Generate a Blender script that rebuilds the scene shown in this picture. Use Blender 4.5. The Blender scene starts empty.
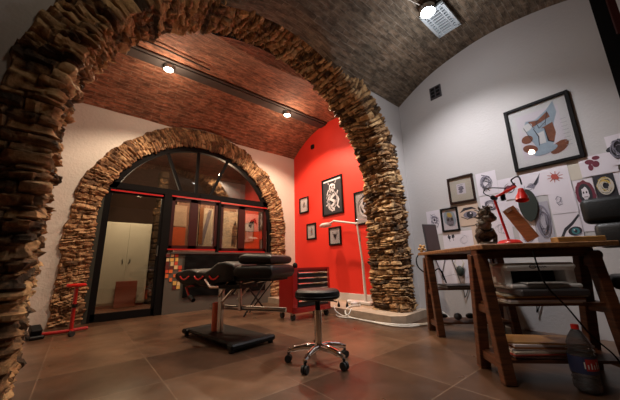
import bpy, bmesh, math, random
from mathutils import Vector, Matrix, noise
from bisect import bisect_right
R = math.radians
PI = math.pi
scene = bpy.context.scene
col = scene.collection

# ------------------------------------------------------------------ materials
def newmat(name):
    m = bpy.data.materials.new(name); m.use_nodes = True
    nt = m.node_tree; nt.nodes.clear()
    out = nt.nodes.new('ShaderNodeOutputMaterial')
    return m, nt, out

def N(nt, t, **kw):
    n = nt.nodes.new(t)
    for k, v in kw.items():
        if k in n.inputs: n.inputs[k].default_value = v
        else: setattr(n, k, v)
    return n

def rgba(c): return (c[0], c[1], c[2], 1)

def mat(name, c, rough=.5, metal=0, var=.12, scale=8, bump=0, bscale=60, spec=.5, coat=0, emit=None, estr=0):
    m, nt, out = newmat(name)
    b = N(nt, 'ShaderNodeBsdfPrincipled', Roughness=rough, Metallic=metal)
    b.inputs['Specular IOR Level'].default_value = spec
    b.inputs['Coat Weight'].default_value = coat
    tc = N(nt, 'ShaderNodeTexCoord')
    nz = N(nt, 'ShaderNodeTexNoise', Scale=scale, Detail=5)
    nt.links.new(tc.outputs['Object'], nz.inputs['Vector'])
    mx = N(nt, 'ShaderNodeMix', data_type='RGBA')
    mx.inputs[6].default_value = rgba([x * (1 - var) for x in c])
    mx.inputs[7].default_value = rgba([min(1, x * (1 + var)) for x in c])
    nt.links.new(nz.outputs['Fac'], mx.inputs[0])
    nt.links.new(mx.outputs[2], b.inputs['Base Color'])
    if bump:
        n2 = N(nt, 'ShaderNodeTexNoise', Scale=bscale, Detail=6)
        nt.links.new(tc.outputs['Object'], n2.inputs['Vector'])
        bp = N(nt, 'ShaderNodeBump', Strength=bump, Distance=.01)
        nt.links.new(n2.outputs['Fac'], bp.inputs['Height'])
        nt.links.new(bp.outputs['Normal'], b.inputs['Normal'])
    if emit:
        b.inputs['Emission Color'].default_value = rgba(emit)
        b.inputs['Emission Strength'].default_value = estr
    nt.links.new(b.outputs[0], out.inputs[0])
    return m

def stone_mat(name, cols, mortar, bump=.8):
    """colour varies per stone (attribute 'st': r = stone id value, g = joint)"""
    m, nt, out = newmat(name)
    b = N(nt, 'ShaderNodeBsdfPrincipled', Roughness=.82)
    b.inputs['Specular IOR Level'].default_value = .35
    at = N(nt, 'ShaderNodeAttribute', attribute_name='st')
    sp = N(nt, 'ShaderNodeSeparateColor')
    nt.links.new(at.outputs['Color'], sp.inputs[0])
    tc = N(nt, 'ShaderNodeTexCoord')
    nz = N(nt, 'ShaderNodeTexNoise', Scale=9, Detail=8, Roughness=.65)
    nt.links.new(tc.outputs['Object'], nz.inputs['Vector'])
    ad = N(nt, 'ShaderNodeMath', operation='MULTIPLY_ADD'); ad.inputs[1].default_value = 1.7; ad.inputs[2].default_value = -.88
    nt.links.new(nz.outputs['Fac'], ad.inputs[0])
    a2 = N(nt, 'ShaderNodeMath', operation='ADD', use_clamp=True)
    nt.links.new(sp.outputs[0], a2.inputs[0]); nt.links.new(ad.outputs[0], a2.inputs[1])
    cr = N(nt, 'ShaderNodeValToRGB')
    els = cr.color_ramp.elements
    for i, c in enumerate(cols):
        p = i / (len(cols) - 1)
        if i == 0: e = els[0]; e.position = 0
        elif i == len(cols) - 1: e = els[1] if len(cols) == 2 else els[-1]; e.position = 1
        else: e = els.new(p)
        e.color = rgba(c)
    nt.links.new(a2.outputs[0], cr.inputs[0])
    mx = N(nt, 'ShaderNodeMix', data_type='RGBA')
    mx.inputs[7].default_value = rgba(mortar)
    nt.links.new(sp.outputs[1], mx.inputs[0]); nt.links.new(cr.outputs[0], mx.inputs[6])
    nt.links.new(mx.outputs[2], b.inputs['Base Color'])
    n2 = N(nt, 'ShaderNodeTexNoise', Scale=22, Detail=12, Roughness=.75)
    nt.links.new(tc.outputs['Object'], n2.inputs['Vector'])
    bp = N(nt, 'ShaderNodeBump', Strength=bump, Distance=.045)
    nt.links.new(n2.outputs['Fac'], bp.inputs['Height'])
    nt.links.new(bp.outputs['Normal'], b.inputs['Normal'])
    nt.links.new(b.outputs[0], out.inputs[0])
    return m

def brick_mat(name, c1, c2, mortar, stain, bw=.27, bh=.065):
    m, nt, out = newmat(name)
    b = N(nt, 'ShaderNodeBsdfPrincipled', Roughness=.75)
    b.inputs['Specular IOR Level'].default_value = .4
    uv = N(nt, 'ShaderNodeUVMap', uv_map='UVMap')
    wn = N(nt, 'ShaderNodeTexNoise', Scale=5, Detail=3)
    nt.links.new(uv.outputs[0], wn.inputs['Vector'])
    vm = N(nt, 'ShaderNodeVectorMath', operation='MULTIPLY_ADD')
    vm.inputs[1].default_value = (.03, .03, 0)
    nt.links.new(wn.outputs['Color'], vm.inputs[0]); nt.links.new(uv.outputs[0], vm.inputs[2])
    br = N(nt, 'ShaderNodeTexBrick', Scale=1.0)
    br.inputs['Brick Width'].default_value = bw
    br.inputs['Row Height'].default_value = bh
    br.inputs['Mortar Size'].default_value = .007
    br.inputs['Mortar Smooth'].default_value = .4
    br.inputs['Bias'].default_value = 0
    br.inputs['Color1'].default_value = rgba(c1); br.inputs['Color2'].default_value = rgba(c2)
    br.inputs['Mortar'].default_value = rgba(mortar)
    nt.links.new(vm.outputs[0], br.inputs['Vector'])
    n1 = N(nt, 'ShaderNodeTexNoise', Scale=3.2, Detail=9, Roughness=.7)
    nt.links.new(uv.outputs[0], n1.inputs['Vector'])
    cr = N(nt, 'ShaderNodeValToRGB')
    cr.color_ramp.elements[0].position = .42; cr.color_ramp.elements[1].position = .66
    nt.links.new(n1.outputs['Fac'], cr.inputs[0])
    mx = N(nt, 'ShaderNodeMix', data_type='RGBA')
    mu = N(nt, 'ShaderNodeMath', operation='MULTIPLY'); mu.inputs[1].default_value = .7
    nt.links.new(cr.outputs[0], mu.inputs[0]); nt.links.new(mu.outputs[0], mx.inputs[0])
    nt.links.new(br.outputs['Color'], mx.inputs[6]); mx.inputs[7].default_value = rgba(stain)
    # streaky dirt along the courses
    mp = N(nt, 'ShaderNodeMapping'); mp.inputs['Scale'].default_value = (7, 20, 1)
    nt.links.new(uv.outputs[0], mp.inputs[0])
    n3 = N(nt, 'ShaderNodeTexNoise', Scale=1.0, Detail=6, Roughness=.7)
    nt.links.new(mp.outputs[0], n3.inputs['Vector'])
    c3 = N(nt, 'ShaderNodeValToRGB'); c3.color_ramp.elements[0].position = .38; c3.color_ramp.elements[1].position = .58
    c3.color_ramp.elements[0].color = (.28, .25, .22, 1)
    c3.color_ramp.elements[1].color = (1, 1, 1, 1)
    nt.links.new(n3.outputs['Fac'], c3.inputs[0])
    m3 = N(nt, 'ShaderNodeMix', data_type='RGBA', blend_type='MULTIPLY'); m3.inputs[0].default_value = .9
    nt.links.new(mx.outputs[2], m3.inputs[6]); nt.links.new(c3.outputs[0], m3.inputs[7])
    nt.links.new(m3.outputs[2], b.inputs['Base Color'])
    # relief
    iv = N(nt, 'ShaderNodeMath', operation='SUBTRACT'); iv.inputs[0].default_value = 1
    nt.links.new(br.outputs['Fac'], iv.inputs[1])
    s = N(nt, 'ShaderNodeMath', operation='MULTIPLY_ADD'); s.inputs[1].default_value = 1.3
    nt.links.new(n3.outputs['Fac'], s.inputs[0]); nt.links.new(iv.outputs[0], s.inputs[2])
    bp = N(nt, 'ShaderNodeBump', Strength=1, Distance=.022)
    nt.links.new(s.outputs[0], bp.inputs['Height'])
    nt.links.new(bp.outputs['Normal'], b.inputs['Normal'])
    nt.links.new(b.outputs[0], out.inputs[0])
    return m

def floor_mat():
    m, nt, out = newmat('brown stoneware tiles')
    b = N(nt, 'ShaderNodeBsdfPrincipled')
    b.inputs['Specular IOR Level'].default_value = .55
    tc = N(nt, 'ShaderNodeTexCoord')
    mp = N(nt, 'ShaderNodeMapping'); mp.inputs['Location'].default_value = (-.54, -.265, 0)
    nt.links.new(tc.outputs['Object'], mp.inputs[0])
    br = N(nt, 'ShaderNodeTexBrick', Scale=1.0, offset=0)
    br.inputs['Brick Width'].default_value = .67; br.inputs['Row Height'].default_value = .67
    br.inputs['Mortar Size'].default_value = .004; br.inputs['Mortar Smooth'].default_value = .2
    br.inputs['Color1'].default_value = (.075, .038, .021, 1); br.inputs['Color2'].default_value = (.18, .1, .057, 1)
    br.inputs['Mortar'].default_value = (.2, .13, .085, 1)
    nt.links.new(mp.outputs[0], br.inputs['Vector'])
    nz = N(nt, 'ShaderNodeTexNoise', Scale=1.7, Detail=7, Roughness=.6)
    nt.links.new(tc.outputs['Object'], nz.inputs['Vector'])
    cr = N(nt, 'ShaderNodeValToRGB'); cr.color_ramp.elements[0].position = .3; cr.color_ramp.elements[1].position = .72
    cr.color_ramp.elements[0].color = (.45, .43, .42, 1); cr.color_ramp.elements[1].color = (1.25, 1.2, 1.15, 1)
    nt.links.new(nz.outputs['Fac'], cr.inputs[0])
    mx = N(nt, 'ShaderNodeMix', data_type='RGBA', blend_type='MULTIPLY'); mx.inputs[0].default_value = 1
    nt.links.new(br.outputs['Color'], mx.inputs[6]); nt.links.new(cr.outputs[0], mx.inputs[7])
    nt.links.new(mx.outputs[2], b.inputs['Base Color'])
    n2 = N(nt, 'ShaderNodeTexNoise', Scale=6, Detail=6)
    nt.links.new(tc.outputs['Object'], n2.inputs['Vector'])
    mr = N(nt, 'ShaderNodeMapRange'); mr.inputs['To Min'].default_value = .2; mr.inputs['To Max'].default_value = .46
    nt.links.new(n2.outputs['Fac'], mr.inputs[0]); nt.links.new(mr.outputs[0], b.inputs['Roughness'])
    bp = N(nt, 'ShaderNodeBump', Strength=.25, Distance=.004)
    sb = N(nt, 'ShaderNodeMath', operation='SUBTRACT'); nt.links.new(n2.outputs['Fac'], sb.inputs[0]); nt.links.new(br.outputs['Fac'], sb.inputs[1])
    nt.links.new(sb.outputs[0], bp.inputs['Height']); nt.links.new(bp.outputs['Normal'], b.inputs['Normal'])
    nt.links.new(b.outputs[0], out.inputs[0])
    return m

def glass_mat(name, tint=(.55, .5, .48), refl=1.0):
    m, nt, out = newmat(name)
    t = N(nt, 'ShaderNodeBsdfTransparent', Color=rgba(tint))
    g = N(nt, 'ShaderNodeBsdfGlossy', Roughness=.01); g.inputs['Color'].default_value = (1, 1, 1, 1)
    f = N(nt, 'ShaderNodeFresnel', IOR=1.9)
    mu = N(nt, 'ShaderNodeMath', operation='MULTIPLY', use_clamp=True); mu.inputs[1].default_value = refl
    mx = N(nt, 'ShaderNodeMixShader')
    nt.links.new(f.outputs[0], mu.inputs[0]); nt.links.new(mu.outputs[0], mx.inputs[0])
    nt.links.new(t.outputs[0], mx.inputs[1]); nt.links.new(g.outputs[0], mx.inputs[2])
    nt.links.new(mx.outputs[0], out.inputs[0])
    return m

def pet_mat(name):
    m, nt, out = newmat(name)
    t = N(nt, 'ShaderNodeBsdfTransparent', Color=(.9, .93, .95, 1)); g = N(nt, 'ShaderNodeBsdfGlossy', Roughness=.06); d = N(nt, 'ShaderNodeBsdfDiffuse', Color=(.09, .11, .13, 1))
    f = N(nt, 'ShaderNodeFresnel', IOR=1.9); nz = N(nt, 'ShaderNodeTexNoise', Scale=60, Detail=3); bp = N(nt, 'ShaderNodeBump', Strength=.5, Distance=.01)
    nt.links.new(nz.outputs['Fac'], bp.inputs['Height'])
    nt.links.new(bp.outputs[0], g.inputs['Normal']); nt.links.new(bp.outputs[0], f.inputs['Normal'])
    a = N(nt, 'ShaderNodeMixShader', Fac=.16); b = N(nt, 'ShaderNodeMixShader')
    a.inputs[0].default_value = .16
    nt.links.new(t.outputs[0], a.inputs[1]); nt.links.new(d.outputs[0], a.inputs[2])
    nt.links.new(f.outputs[0], b.inputs[0]); nt.links.new(a.outputs[0], b.inputs[1]); nt.links.new(g.outputs[0], b.inputs[2])
    nt.links.new(b.outputs[0], out.inputs[0]); return m

def wood_mat(name, c1, c2, rough=.45, sx=(3, 3, 40)):
    m, nt, out = newmat(name)
    b = N(nt, 'ShaderNodeBsdfPrincipled', Roughness=rough)
    tc = N(nt, 'ShaderNodeTexCoord')
    mp = N(nt, 'ShaderNodeMapping'); mp.inputs['Scale'].default_value = sx
    nt.links.new(tc.outputs['Object'], mp.inputs[0])
    nz = N(nt, 'ShaderNodeTexNoise', Scale=1.5, Detail=8, Roughness=.65)
    nt.links.new(mp.outputs[0], nz.inputs['Vector'])
    mx = N(nt, 'ShaderNodeMix', data_type='RGBA')
    mx.inputs[6].default_value = rgba(c1); mx.inputs[7].default_value = rgba(c2)
    cr = N(nt, 'ShaderNodeMapRange'); cr.inputs['From Min'].default_value = .35; cr.inputs['From Max'].default_value = .65
    nt.links.new(nz.outputs['Fac'], cr.inputs[0]); nt.links.new(cr.outputs[0], mx.inputs[0])
    nt.links.new(mx.outputs[2], b.inputs['Base Color'])
    bp = N(nt, 'ShaderNodeBump', Strength=.3, Distance=.004)
    nt.links.new(nz.outputs['Fac'], bp.inputs['Height']); nt.links.new(bp.outputs['Normal'], b.inputs['Normal'])
    nt.links.new(b.outputs[0], out.inputs[0])
    return m

def emis(name, c, s):
    m, nt, out = newmat(name)
    e = N(nt, 'ShaderNodeEmission', Color=rgba(c), Strength=s)
    nt.links.new(e.outputs[0], out.inputs[0])
    return m

M = {
 'floor': floor_mat(),
 'vault_near': brick_mat('grey brown vault brick', (.34, .25, .17), (.17, .125, .085), (.36, .3, .23), (.11, .095, .07)),
 'vault_far': brick_mat('red brown vault brick', (.55, .21, .115), (.3, .11, .06), (.5, .29, .19), (.17, .075, .045)),
 'stone': stone_mat('rubble stone', [(.05, .028, .014), (.26, .135, .058), (.52, .28, .12), (.72, .46, .22), (.38, .22, .11)], (.1, .056, .03)),
 'stone2': stone_mat('warm rubble stone', [(.12, .06, .03), (.34, .17, .075), (.48, .27, .13), (.55, .34, .18)], (.14, .075, .04)),
 'plaster': mat('white plaster', (.55, .52, .51), .8, var=.05, scale=2, bump=.25, bscale=35, spec=.3),
 'plaster_old': mat('rough white plaster', (.64, .57, .51), .85, var=.07, scale=3, bump=.5, bscale=25, spec=.3),
 'rear_paint': mat('dark brown wall paint', (.16, .12, .09), .8),
 'plinth': mat('worn beige plinth', (.44, .33, .24), .8, var=.35, scale=7, bump=.5, bscale=20),
 'red_wall': mat('red wall paint', (.78, .035, .02), .55, var=.06, scale=2, bump=.15, bscale=50, spec=.35),
 'grey_panel': mat('grey painted panel', (.095, .082, .066), .6, var=.1, scale=3),
 'frame_dark': mat('dark steel frame', (.006, .005, .005), .75, var=.2, spec=.08),
 'frame_grey': mat('grey green frame paint', (.035, .035, .028), .6, spec=.2),
 'beam': mat('dull steel beam', (.075, .06, .055), .55, metal=.3, var=.3, scale=6),
 'red_strip_glow': mat('red paint strip with added glow', (.4, .008, .008), .35, emit=(1, .02, .015), estr=.07),  # faint emission added so the painted red edges look lit
 'redwood': mat('dark red frame paint', (.035, .004, .003), .4, spec=.35),
 'black': mat('black plastic', (.005, .005, .005), .5, var=.2, spec=.22),
 'leather': mat('black leatherette', (.006, .0055, .0055), .44, var=.25, scale=14, bump=.25, bscale=120, spec=.3),
 'tarp': mat('black plastic sheet', (.003, .003, .003), .6, bump=.4, bscale=9, spec=.1),
 'chrome': mat('chrome', (.88, .86, .84), .1, metal=1, var=.05),
 'steel': mat('brushed steel', (.42, .4, .38), .3, metal=1, var=.1),
 'rubber': mat('black rubber', (.015, .015, .015), .6),
 'red': mat('red enamel', (.36, .01, .009), .3, coat=.4),
 'red_bright': mat('bright red enamel', (.72, .02, .015), .28, coat=.5),
 'chest_dark': mat('dark drawer fronts', (.025, .025, .028), .35, metal=.4),
 'white_metal': mat('white enamel', (.75, .72, .7), .35, var=.04),
 'white': mat('white plastic', (.7, .68, .67), .4, var=.04),
 'grey': mat('grey plastic', (.22, .21, .22), .4),
 'dgrey': mat('dark grey plastic', (.06, .055, .06), .4),
 'orange_cyl': mat('orange red cylinder', (.62, .12, .05), .35),
 'wood_dark': wood_mat('dark stained wood', (.04, .013, .005), (.15, .05, .018)),
 'wood_top': wood_mat('worn wood board', (.16, .07, .03), (.38, .19, .08), sx=(6, 30, 30)),
 'wood_panel': wood_mat('brown wood panel', (.2, .08, .03), (.36, .15, .06)),
 'paper': mat('white paper', (.74, .68, .73), .8, var=.03),
 'paper2': mat('cream paper', (.6, .54, .45), .8, var=.04),
 'beige': mat('beige print', (.62, .47, .36), .7, var=.1),
 'ink': mat('black ink', (.025, .022, .03), .7),
 'ink2': mat('grey pencil', (.22, .2, .25), .8, var=.3, scale=40),
 'ink_light': mat('light grey pencil', (.42, .39, .44), .8, var=.2, scale=40),
 'ink_red': mat('red brown ink', (.42, .07, .05), .7),
 'ink_bur': mat('burgundy ink', (.16, .02, .04), .7, var=.4, scale=60),
 'ink_brown': mat('brown watercolour', (.24, .075, .035), .7, var=.5, scale=30),
 'ink_blue': mat('pale blue watercolour', (.36, .44, .52), .7, var=.2, scale=20),
 'ink_yel': mat('ochre ink', (.6, .42, .1), .7),
 'ink_teal': mat('teal ink', (.05, .2, .22), .6),
 'mat_white': mat('picture mount', (.72, .7, .7), .6, var=.02),
 'pic_frame': mat('black picture frame', (.008, .007, .007), .6, spec=.12),
 'pic_frame_br': mat('brown picture frame', (.03, .014, .01), .6, spec=.15),
 'glazing': glass_mat('window glazing', (.85, .8, .72), 1.5),
 'picglass': glass_mat('picture glazing', (.97, .97, .97), .35),
 'pet': pet_mat('clear plastic'),
 'orange': mat('orange paper', (.75, .14, .04), .6),
 'cab': mat('pale cabinet paint', (.62, .6, .5), .45, var=.04),
 'carton': mat('red brown carton', (.3, .07, .04), .6),
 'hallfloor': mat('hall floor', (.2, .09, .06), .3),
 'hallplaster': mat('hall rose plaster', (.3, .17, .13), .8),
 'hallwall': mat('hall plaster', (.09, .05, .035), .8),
 'bulb_cool': emis('cool lamp', (.85, .95, 1), 60),
 'bulb_warm': emis('warm lamp', (1, .88, .72), 60),
 'oval': mat('dark green board', (.022, .03, .024), .5),
 'bronze': mat('dark bronze', (.06, .042, .028), .32, metal=.4, var=.5, scale=40, bump=.6, bscale=50),
 'cable_w': mat('white cable', (.62, .58, .52), .5),
 'lumbar': mat('grey leatherette', (.016, .015, .015), .4, bump=.2, bscale=90),
 'screen': mat('dark mauve panel', (.075, .05, .052), .5),
 'gold': mat('honey wood', (.5, .27, .09), .45),
 'lab_red': mat('red label', (.4, .02, .02), .5),
 'lab_blue': mat('dark blue label', (.02, .03, .09), .5),
 'grille': mat('pale metal grille', (.5, .56, .6), .4, metal=.3),
}
for i, c in enumerate([(.85, .16, .04), (.85, .42, .1), (.12, .02, .015), (.8, .5, .25), (.6, .07, .03)]):
    M['card%d' % i] = mat('printed card tone', c, .5, var=.5, scale=45)

# ------------------------------------------------------------------ mesh builder
class MB:
    def __init__(s): s.v = []; s.f = []; s.m = []; s.cur = 0; s.slots = []
    def use(s, k):
        if k not in s.slots: s.slots.append(k)
        s.cur = s.slots.index(k); return s
    def add(s, vs, fs, T=None):
        o = len(s.v)
        s.v += [tuple(T @ Vector(v)) if T else tuple(v) for v in vs]
        for f in fs: s.f.append([o + i for i in f]); s.m.append(s.cur)
        return s
    def box(s, c, d, rot=(0, 0, 0), bevel=0, seg=1, T=None):
        bm = bmesh.new(); bmesh.ops.create_cube(bm, size=1)
        bmesh.ops.scale(bm, vec=d, verts=bm.verts)
        if bevel: bmesh.ops.bevel(bm, geom=bm.edges[:], offset=min(bevel, min(d) * .49), segments=seg, affect='EDGES', profile=.5)
        m = Matrix.Translation(c) @ (Matrix.Rotation(rot[2], 4, 'Z') @ Matrix.Rotation(rot[1], 4, 'Y') @ Matrix.Rotation(rot[0], 4, 'X'))
        if T: m = T @ m
        bm.verts.index_update()
        vs = [tuple(m @ v.co) for v in bm.verts]; fs = [[v.index for v in f.verts] for f in bm.faces]
        bm.free(); return s.add(vs, fs)
    def bar(s, a, b, w, h, bevel=0, up=(0, 0, 1), ext=0):
        a = Vector(a); b = Vector(b); d = (b - a); L = d.length; d.normalize()
        u = Vector(up)
        if abs(d.dot(u)) > .97: u = Vector((1, 0, 0))
        x = d; y = u.cross(x).normalized(); z = x.cross(y)
        T = Matrix((( x[0], y[0], z[0], 0), (x[1], y[1], z[1], 0), (x[2], y[2], z[2], 0), (0, 0, 0, 1)))
        T = Matrix.Translation((a + b) / 2) @ T
        return s.box((0, 0, 0), (L + ext, w, h), bevel=bevel, T=T)
    def tube(s, pts, r, n=10, cap=True):
        pts = [Vector(p) for p in pts]; rs = r if isinstance(r, (list, tuple)) else [r] * len(pts)
        vs = []; fs = []; prev = None
        for i, p in enumerate(pts):
            d = (pts[min(i + 1, len(pts) - 1)] - pts[max(i - 1, 0)]).normalized()
            if prev is None:
                a = Vector((0, 0, 1)) if abs(d.z) < .9 else Vector((1, 0, 0))
                x = d.cross(a).normalized()
            else:
                x = (prev - d * prev.dot(d)).normalized()
            y = d.cross(x); prev = x
            for k in range(n):
                t = 2 * PI * k / n; vs.append(p + (x * math.cos(t) + y * math.sin(t)) * rs[i])
        for i in range(len(pts) - 1):
            for k in range(n):
                a = i * n + k; b = i * n + (k + 1) % n
                fs.append([a, b, b + n, a + n])
        if cap:
            fs.append(list(range(n))[::-1]); fs.append([(len(pts) - 1) * n + k for k in range(n)])
        return s.add(vs, fs)
    def lathe(s, prof, c=(0, 0, 0), n=24, T=None):
        vs = []; fs = []
        for r, z in prof:
            for k in range(n):
                t = 2 * PI * k / n; vs.append((c[0] + r * math.cos(t), c[1] + r * math.sin(t), c[2] + z))
        for i in range(len(prof) - 1):
            for k in range(n):
                a = i * n + k; b = i * n + (k + 1) % n; fs.append([a, b, b + n, a + n])
        if prof[0][0] > 1e-4: fs.append(list(range(n))[::-1])
        if prof[-1][0] > 1e-4: fs.append([(len(prof) - 1) * n + k for k in range(n)])
        return s.add(vs, fs, T)
    def cyl(s, a, b, r, n=16): return s.tube([a, b], r, n)
    def sph(s, c, r, n=14, sc=(1, 1, 1)):
        prof = [(max(1e-5, math.sin(PI * i / 8)) * r, -math.cos(PI * i / 8) * r) for i in range(9)]
        return s.lathe(prof, n=n, T=Matrix.Translation(c) @ Matrix.Diagonal((*sc, 1)))
    def build(s, name, m=None, parent=None, loc=None, smooth=35, rotz=0):
        me = bpy.data.meshes.new(name)
        vs = s.v
        if loc is not None:
            L = Vector(loc); vs = [tuple(Vector(v) - L) for v in vs]
        me.from_pydata(vs, [], s.f)
        if s.slots:
            for k in s.slots: me.materials.append(M[k])
            me.polygons.foreach_set('material_index', s.m)
        else: me.materials.append(M[m])
        me.update(); me.validate()
        if smooth:
            me.polygons.foreach_set('use_smooth', [True] * len(me.polygons))
            me.set_sharp_from_angle(angle=R(smooth))
        o = bpy.data.objects.new(name, me); col.objects.link(o)
        if loc is not None: o.location = loc
        if parent: o.parent = parent
        return o

def tag(o, label, cat, group=None):
    o['label'] = label; o['category'] = cat
    if group: o['group'] = group
    return o
def thing(name, label, cat, loc=(0, 0, 0), rotz=0, group=None):
    o = bpy.data.objects.new(name, None); col.objects.link(o)
    o.location = loc; o.rotation_euler = (0, 0, rotz); o.empty_display_size = .1
    return tag(o, label, cat, group)
def struct(o): o['kind'] = 'structure'; return o
def copy_tree(o, parent=None):
    c = o.copy(); col.objects.link(c); c.parent = parent
    for ch in o.children: copy_tree(ch, c)
    return c
def spline(pts, n=6):
    P = [Vector(p) for p in pts]; P = [P[0]] + P + [P[-1]]; out = []
    for i in range(1, len(P) - 2):
        for k in range(n):
            t = k / n; a, b, c, d = P[i - 1:i + 3]
            out.append(.5 * ((2 * b) + (-a + c) * t + (2 * a - 5 * b + 4 * c - d) * t * t + (-a + 3 * b - 3 * c + d) * t ** 3))
    out.append(P[-2]); return out

# ------------------------------------------------------------------ dimensions
XR = 3.86          # right wall
YA, YB = 2.25, 2.7 # big arch, front and back face
YW = 5.27          # window wall
XL = -1.9
AC = (1.58, 1.7, 1.78)   # big arch centre x, z, inner radius
WC = (1.67, 1.5, 1.57)   # window arch
ZS = 3.3
def circ(half, rise): return (half * half + rise * rise) / (2 * rise)
NV = (.9, 1.35, .40)     # near vault centre y, half span, rise
FV = (3.985, 1.285, .47)
ZF = 3.33
def vault_z(y, V, zs):
    r = circ(V[1], V[2]); return zs + V[2] - r + math.sqrt(max(0, r * r - (y - V[0]) ** 2))

# ------------------------------------------------------------------ floor
struct(MB().box((1.0, 1.0, -.05), (6.4, 8.9, .1)).build('floor', 'floor', smooth=0))

# ------------------------------------------------------------------ rubble arches
def courses(total, lo, hi, rnd):
    b = [0]
    while b[-1] < total: b.append(b[-1] + rnd.uniform(lo, hi))
    return b
def arch_mesh(name, C, wb, path, y_front, mat_key, ds, seed, clo, chi, blo, bhi, amp, edge_fade=(True, True), lean=False):
    """wb: list of (offset outward, y, normal) control points forming the cross section"""
    rnd = random.Random(seed)
    cx, zc, r = C
    Ltot = 2 * zc + PI * r
    ns = int(Ltot / ds)
    # cross-section samples
    sec = []; w = 0
    for i in range(len(path) - 1):
        a, b = path[i], path[i + 1]
        L = math.hypot(b[0] - a[0], b[1] - a[1]); n = max(1, int(L / ds))
        if i == 0:
            nrm0 = None
        dx, dy = (b[0] - a[0]) / L, (b[1] - a[1]) / L
        nr = (-dy, dx)    # (outward comp, y comp) left normal of travel
        for k in range(n):
            t = k / n; sec.append([a[0] + (b[0] - a[0]) * t, a[1] + (b[1] - a[1]) * t, nr, w + L * t])
        w += L
    sec.append([path[-1][0], path[-1][1], nr, w]); Wt = w
    # smooth normals near corners
    sm = []
    for i in range(len(sec)):
        a = Vector((0, 0))
        for k in range(-3, 4):
            j = min(max(i + k, 0), len(sec) - 1); a += Vector(sec[j][2]) * (4 - abs(k))
        sm.append(a.normalized())
    cb = courses(Ltot + .3, clo, chi, rnd)
    blocks = [courses(Wt + 1, blo, bhi, rnd) for _ in cb]
    offs = [rnd.uniform(0, bhi) for _ in cb]
    vals = [[(rnd.random(), rnd.random(), rnd.uniform(-1, 1), rnd.uniform(-1, 1)) for _ in bl] for bl in blocks]
    V = []; A = []
    for i in range(ns + 1):
        s = Ltot * i / ns
        if s < zc: P = (cx - r, s); o = (-1, 0)
        elif s > zc + PI * r: P = (cx + r, Ltot - s); o = (1, 0)
        else:
            t = PI - (s - zc) / r; o = (math.cos(t), math.sin(t)); P = (cx + r * o[0], zc + r * o[1])
        for j, (off, y, nr, w) in enumerate(sec):
            if lean and o[0] < 0 and off > 0 and j < len(sec) / 2: off = off * (1.16 - .38 * min(1, max(0, (-o[0] - .8) / .2)))
            q = Vector((P[0] + o[0] * off, y, P[1] + o[1] * off))
            n1 = noise.noise(q * 3.1 + Vector((seed, 0, 0))); n2 = noise.noise(q * 2.3 + Vector((0, seed, 5)))
            n3 = noise.noise(q * 9 + Vector((0, 3, seed)))
            ss = max(0, s + .045 * n1 + .014 * n3 + .15 * noise.noise(Vector((w * 1.3, s * .7, seed)))); ww = w + .065 * n2 + .02 * n3
            ci = min(max(bisect_right(cb, ss) - 1, 0), len(cb) - 2)
            bl = blocks[ci]; wo = ww + offs[ci]
            bi = min(max(bisect_right(bl, wo) - 1, 0), len(bl) - 2)
            h0, h1 = cb[ci], cb[ci + 1]; l0, l1 = bl[bi], bl[bi + 1]
            d = min(ss - h0, h1 - ss, (wo - l0) * .8, (l1 - wo) * .8)
            u = (ss - h0) / (h1 - h0) - .5; v = (wo - l0) / (l1 - l0) - .5
            v1, v2, tx, ty = vals[ci][bi]
            jt = min(max(d / .012, 0), 1); jt = jt * jt * (3 - 2 * jt)
            rough = noise.fractal(q * 13, .7, 2.1, 5) * .03
            h = jt * (amp * (.35 + .65 * v1) + tx * u * amp * .9 + ty * v * amp * .9) + rough
            fade = 1
            e0 = w + .05 * n2 + .03 * n3; e1 = Wt - w + .05 * n2 + .03 * n3
            if edge_fade[0]: fade = min(fade, max(0, (e0 - .025)) / .03)
            if edge_fade[1]: fade = min(fade, max(0, (e1 - .025)) / .03)
            fade = min(fade, 1)
            h = (h + .012) * fade - .05 * (1 - fade)
            nn = sm[j]
            V.append((q.x + o[0] * nn[0] * h, q.y + nn[1] * h, q.z + o[1] * nn[0] * h))
            A.append((v2, 1 - jt))
    nw = len(sec); F = []
    for i in range(ns):
        for j in range(nw - 1):
            a = i * nw + j; F.append((a, a + 1, a + nw + 1, a + nw))
    me = bpy.data.meshes.new(name); me.from_pydata(V, [], F); me.materials.append(M[mat_key])
    at = me.color_attributes.new('st', 'FLOAT_COLOR', 'POINT')
    at.data.foreach_set('color', [x for a in A for x in (a[0], a[1], 0, 1)])
    me.polygons.foreach_set('use_smooth', [True] * len(F)); me.set_sharp_from_angle(angle=R(38))
    ob = bpy.data.objects.new(name, me); col.objects.link(ob); return struct(ob)

# big arch: front band -> intrados -> back band
arch_mesh('trim_1', (1.565, 1.7, 1.83), None, [(.34, YA), (0, YA), (0, YB), (.3, YB)], YA, 'stone', .0135, 3, .022, .085, .09, .36, .05, lean=True)
arch_mesh('trim_2', WC, None, [(.375, YW), (0, YW), (0, YW + .12)], YW, 'stone2', .0145, 11, .028, .07, .12, .32, .035, (True, False))

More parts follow.
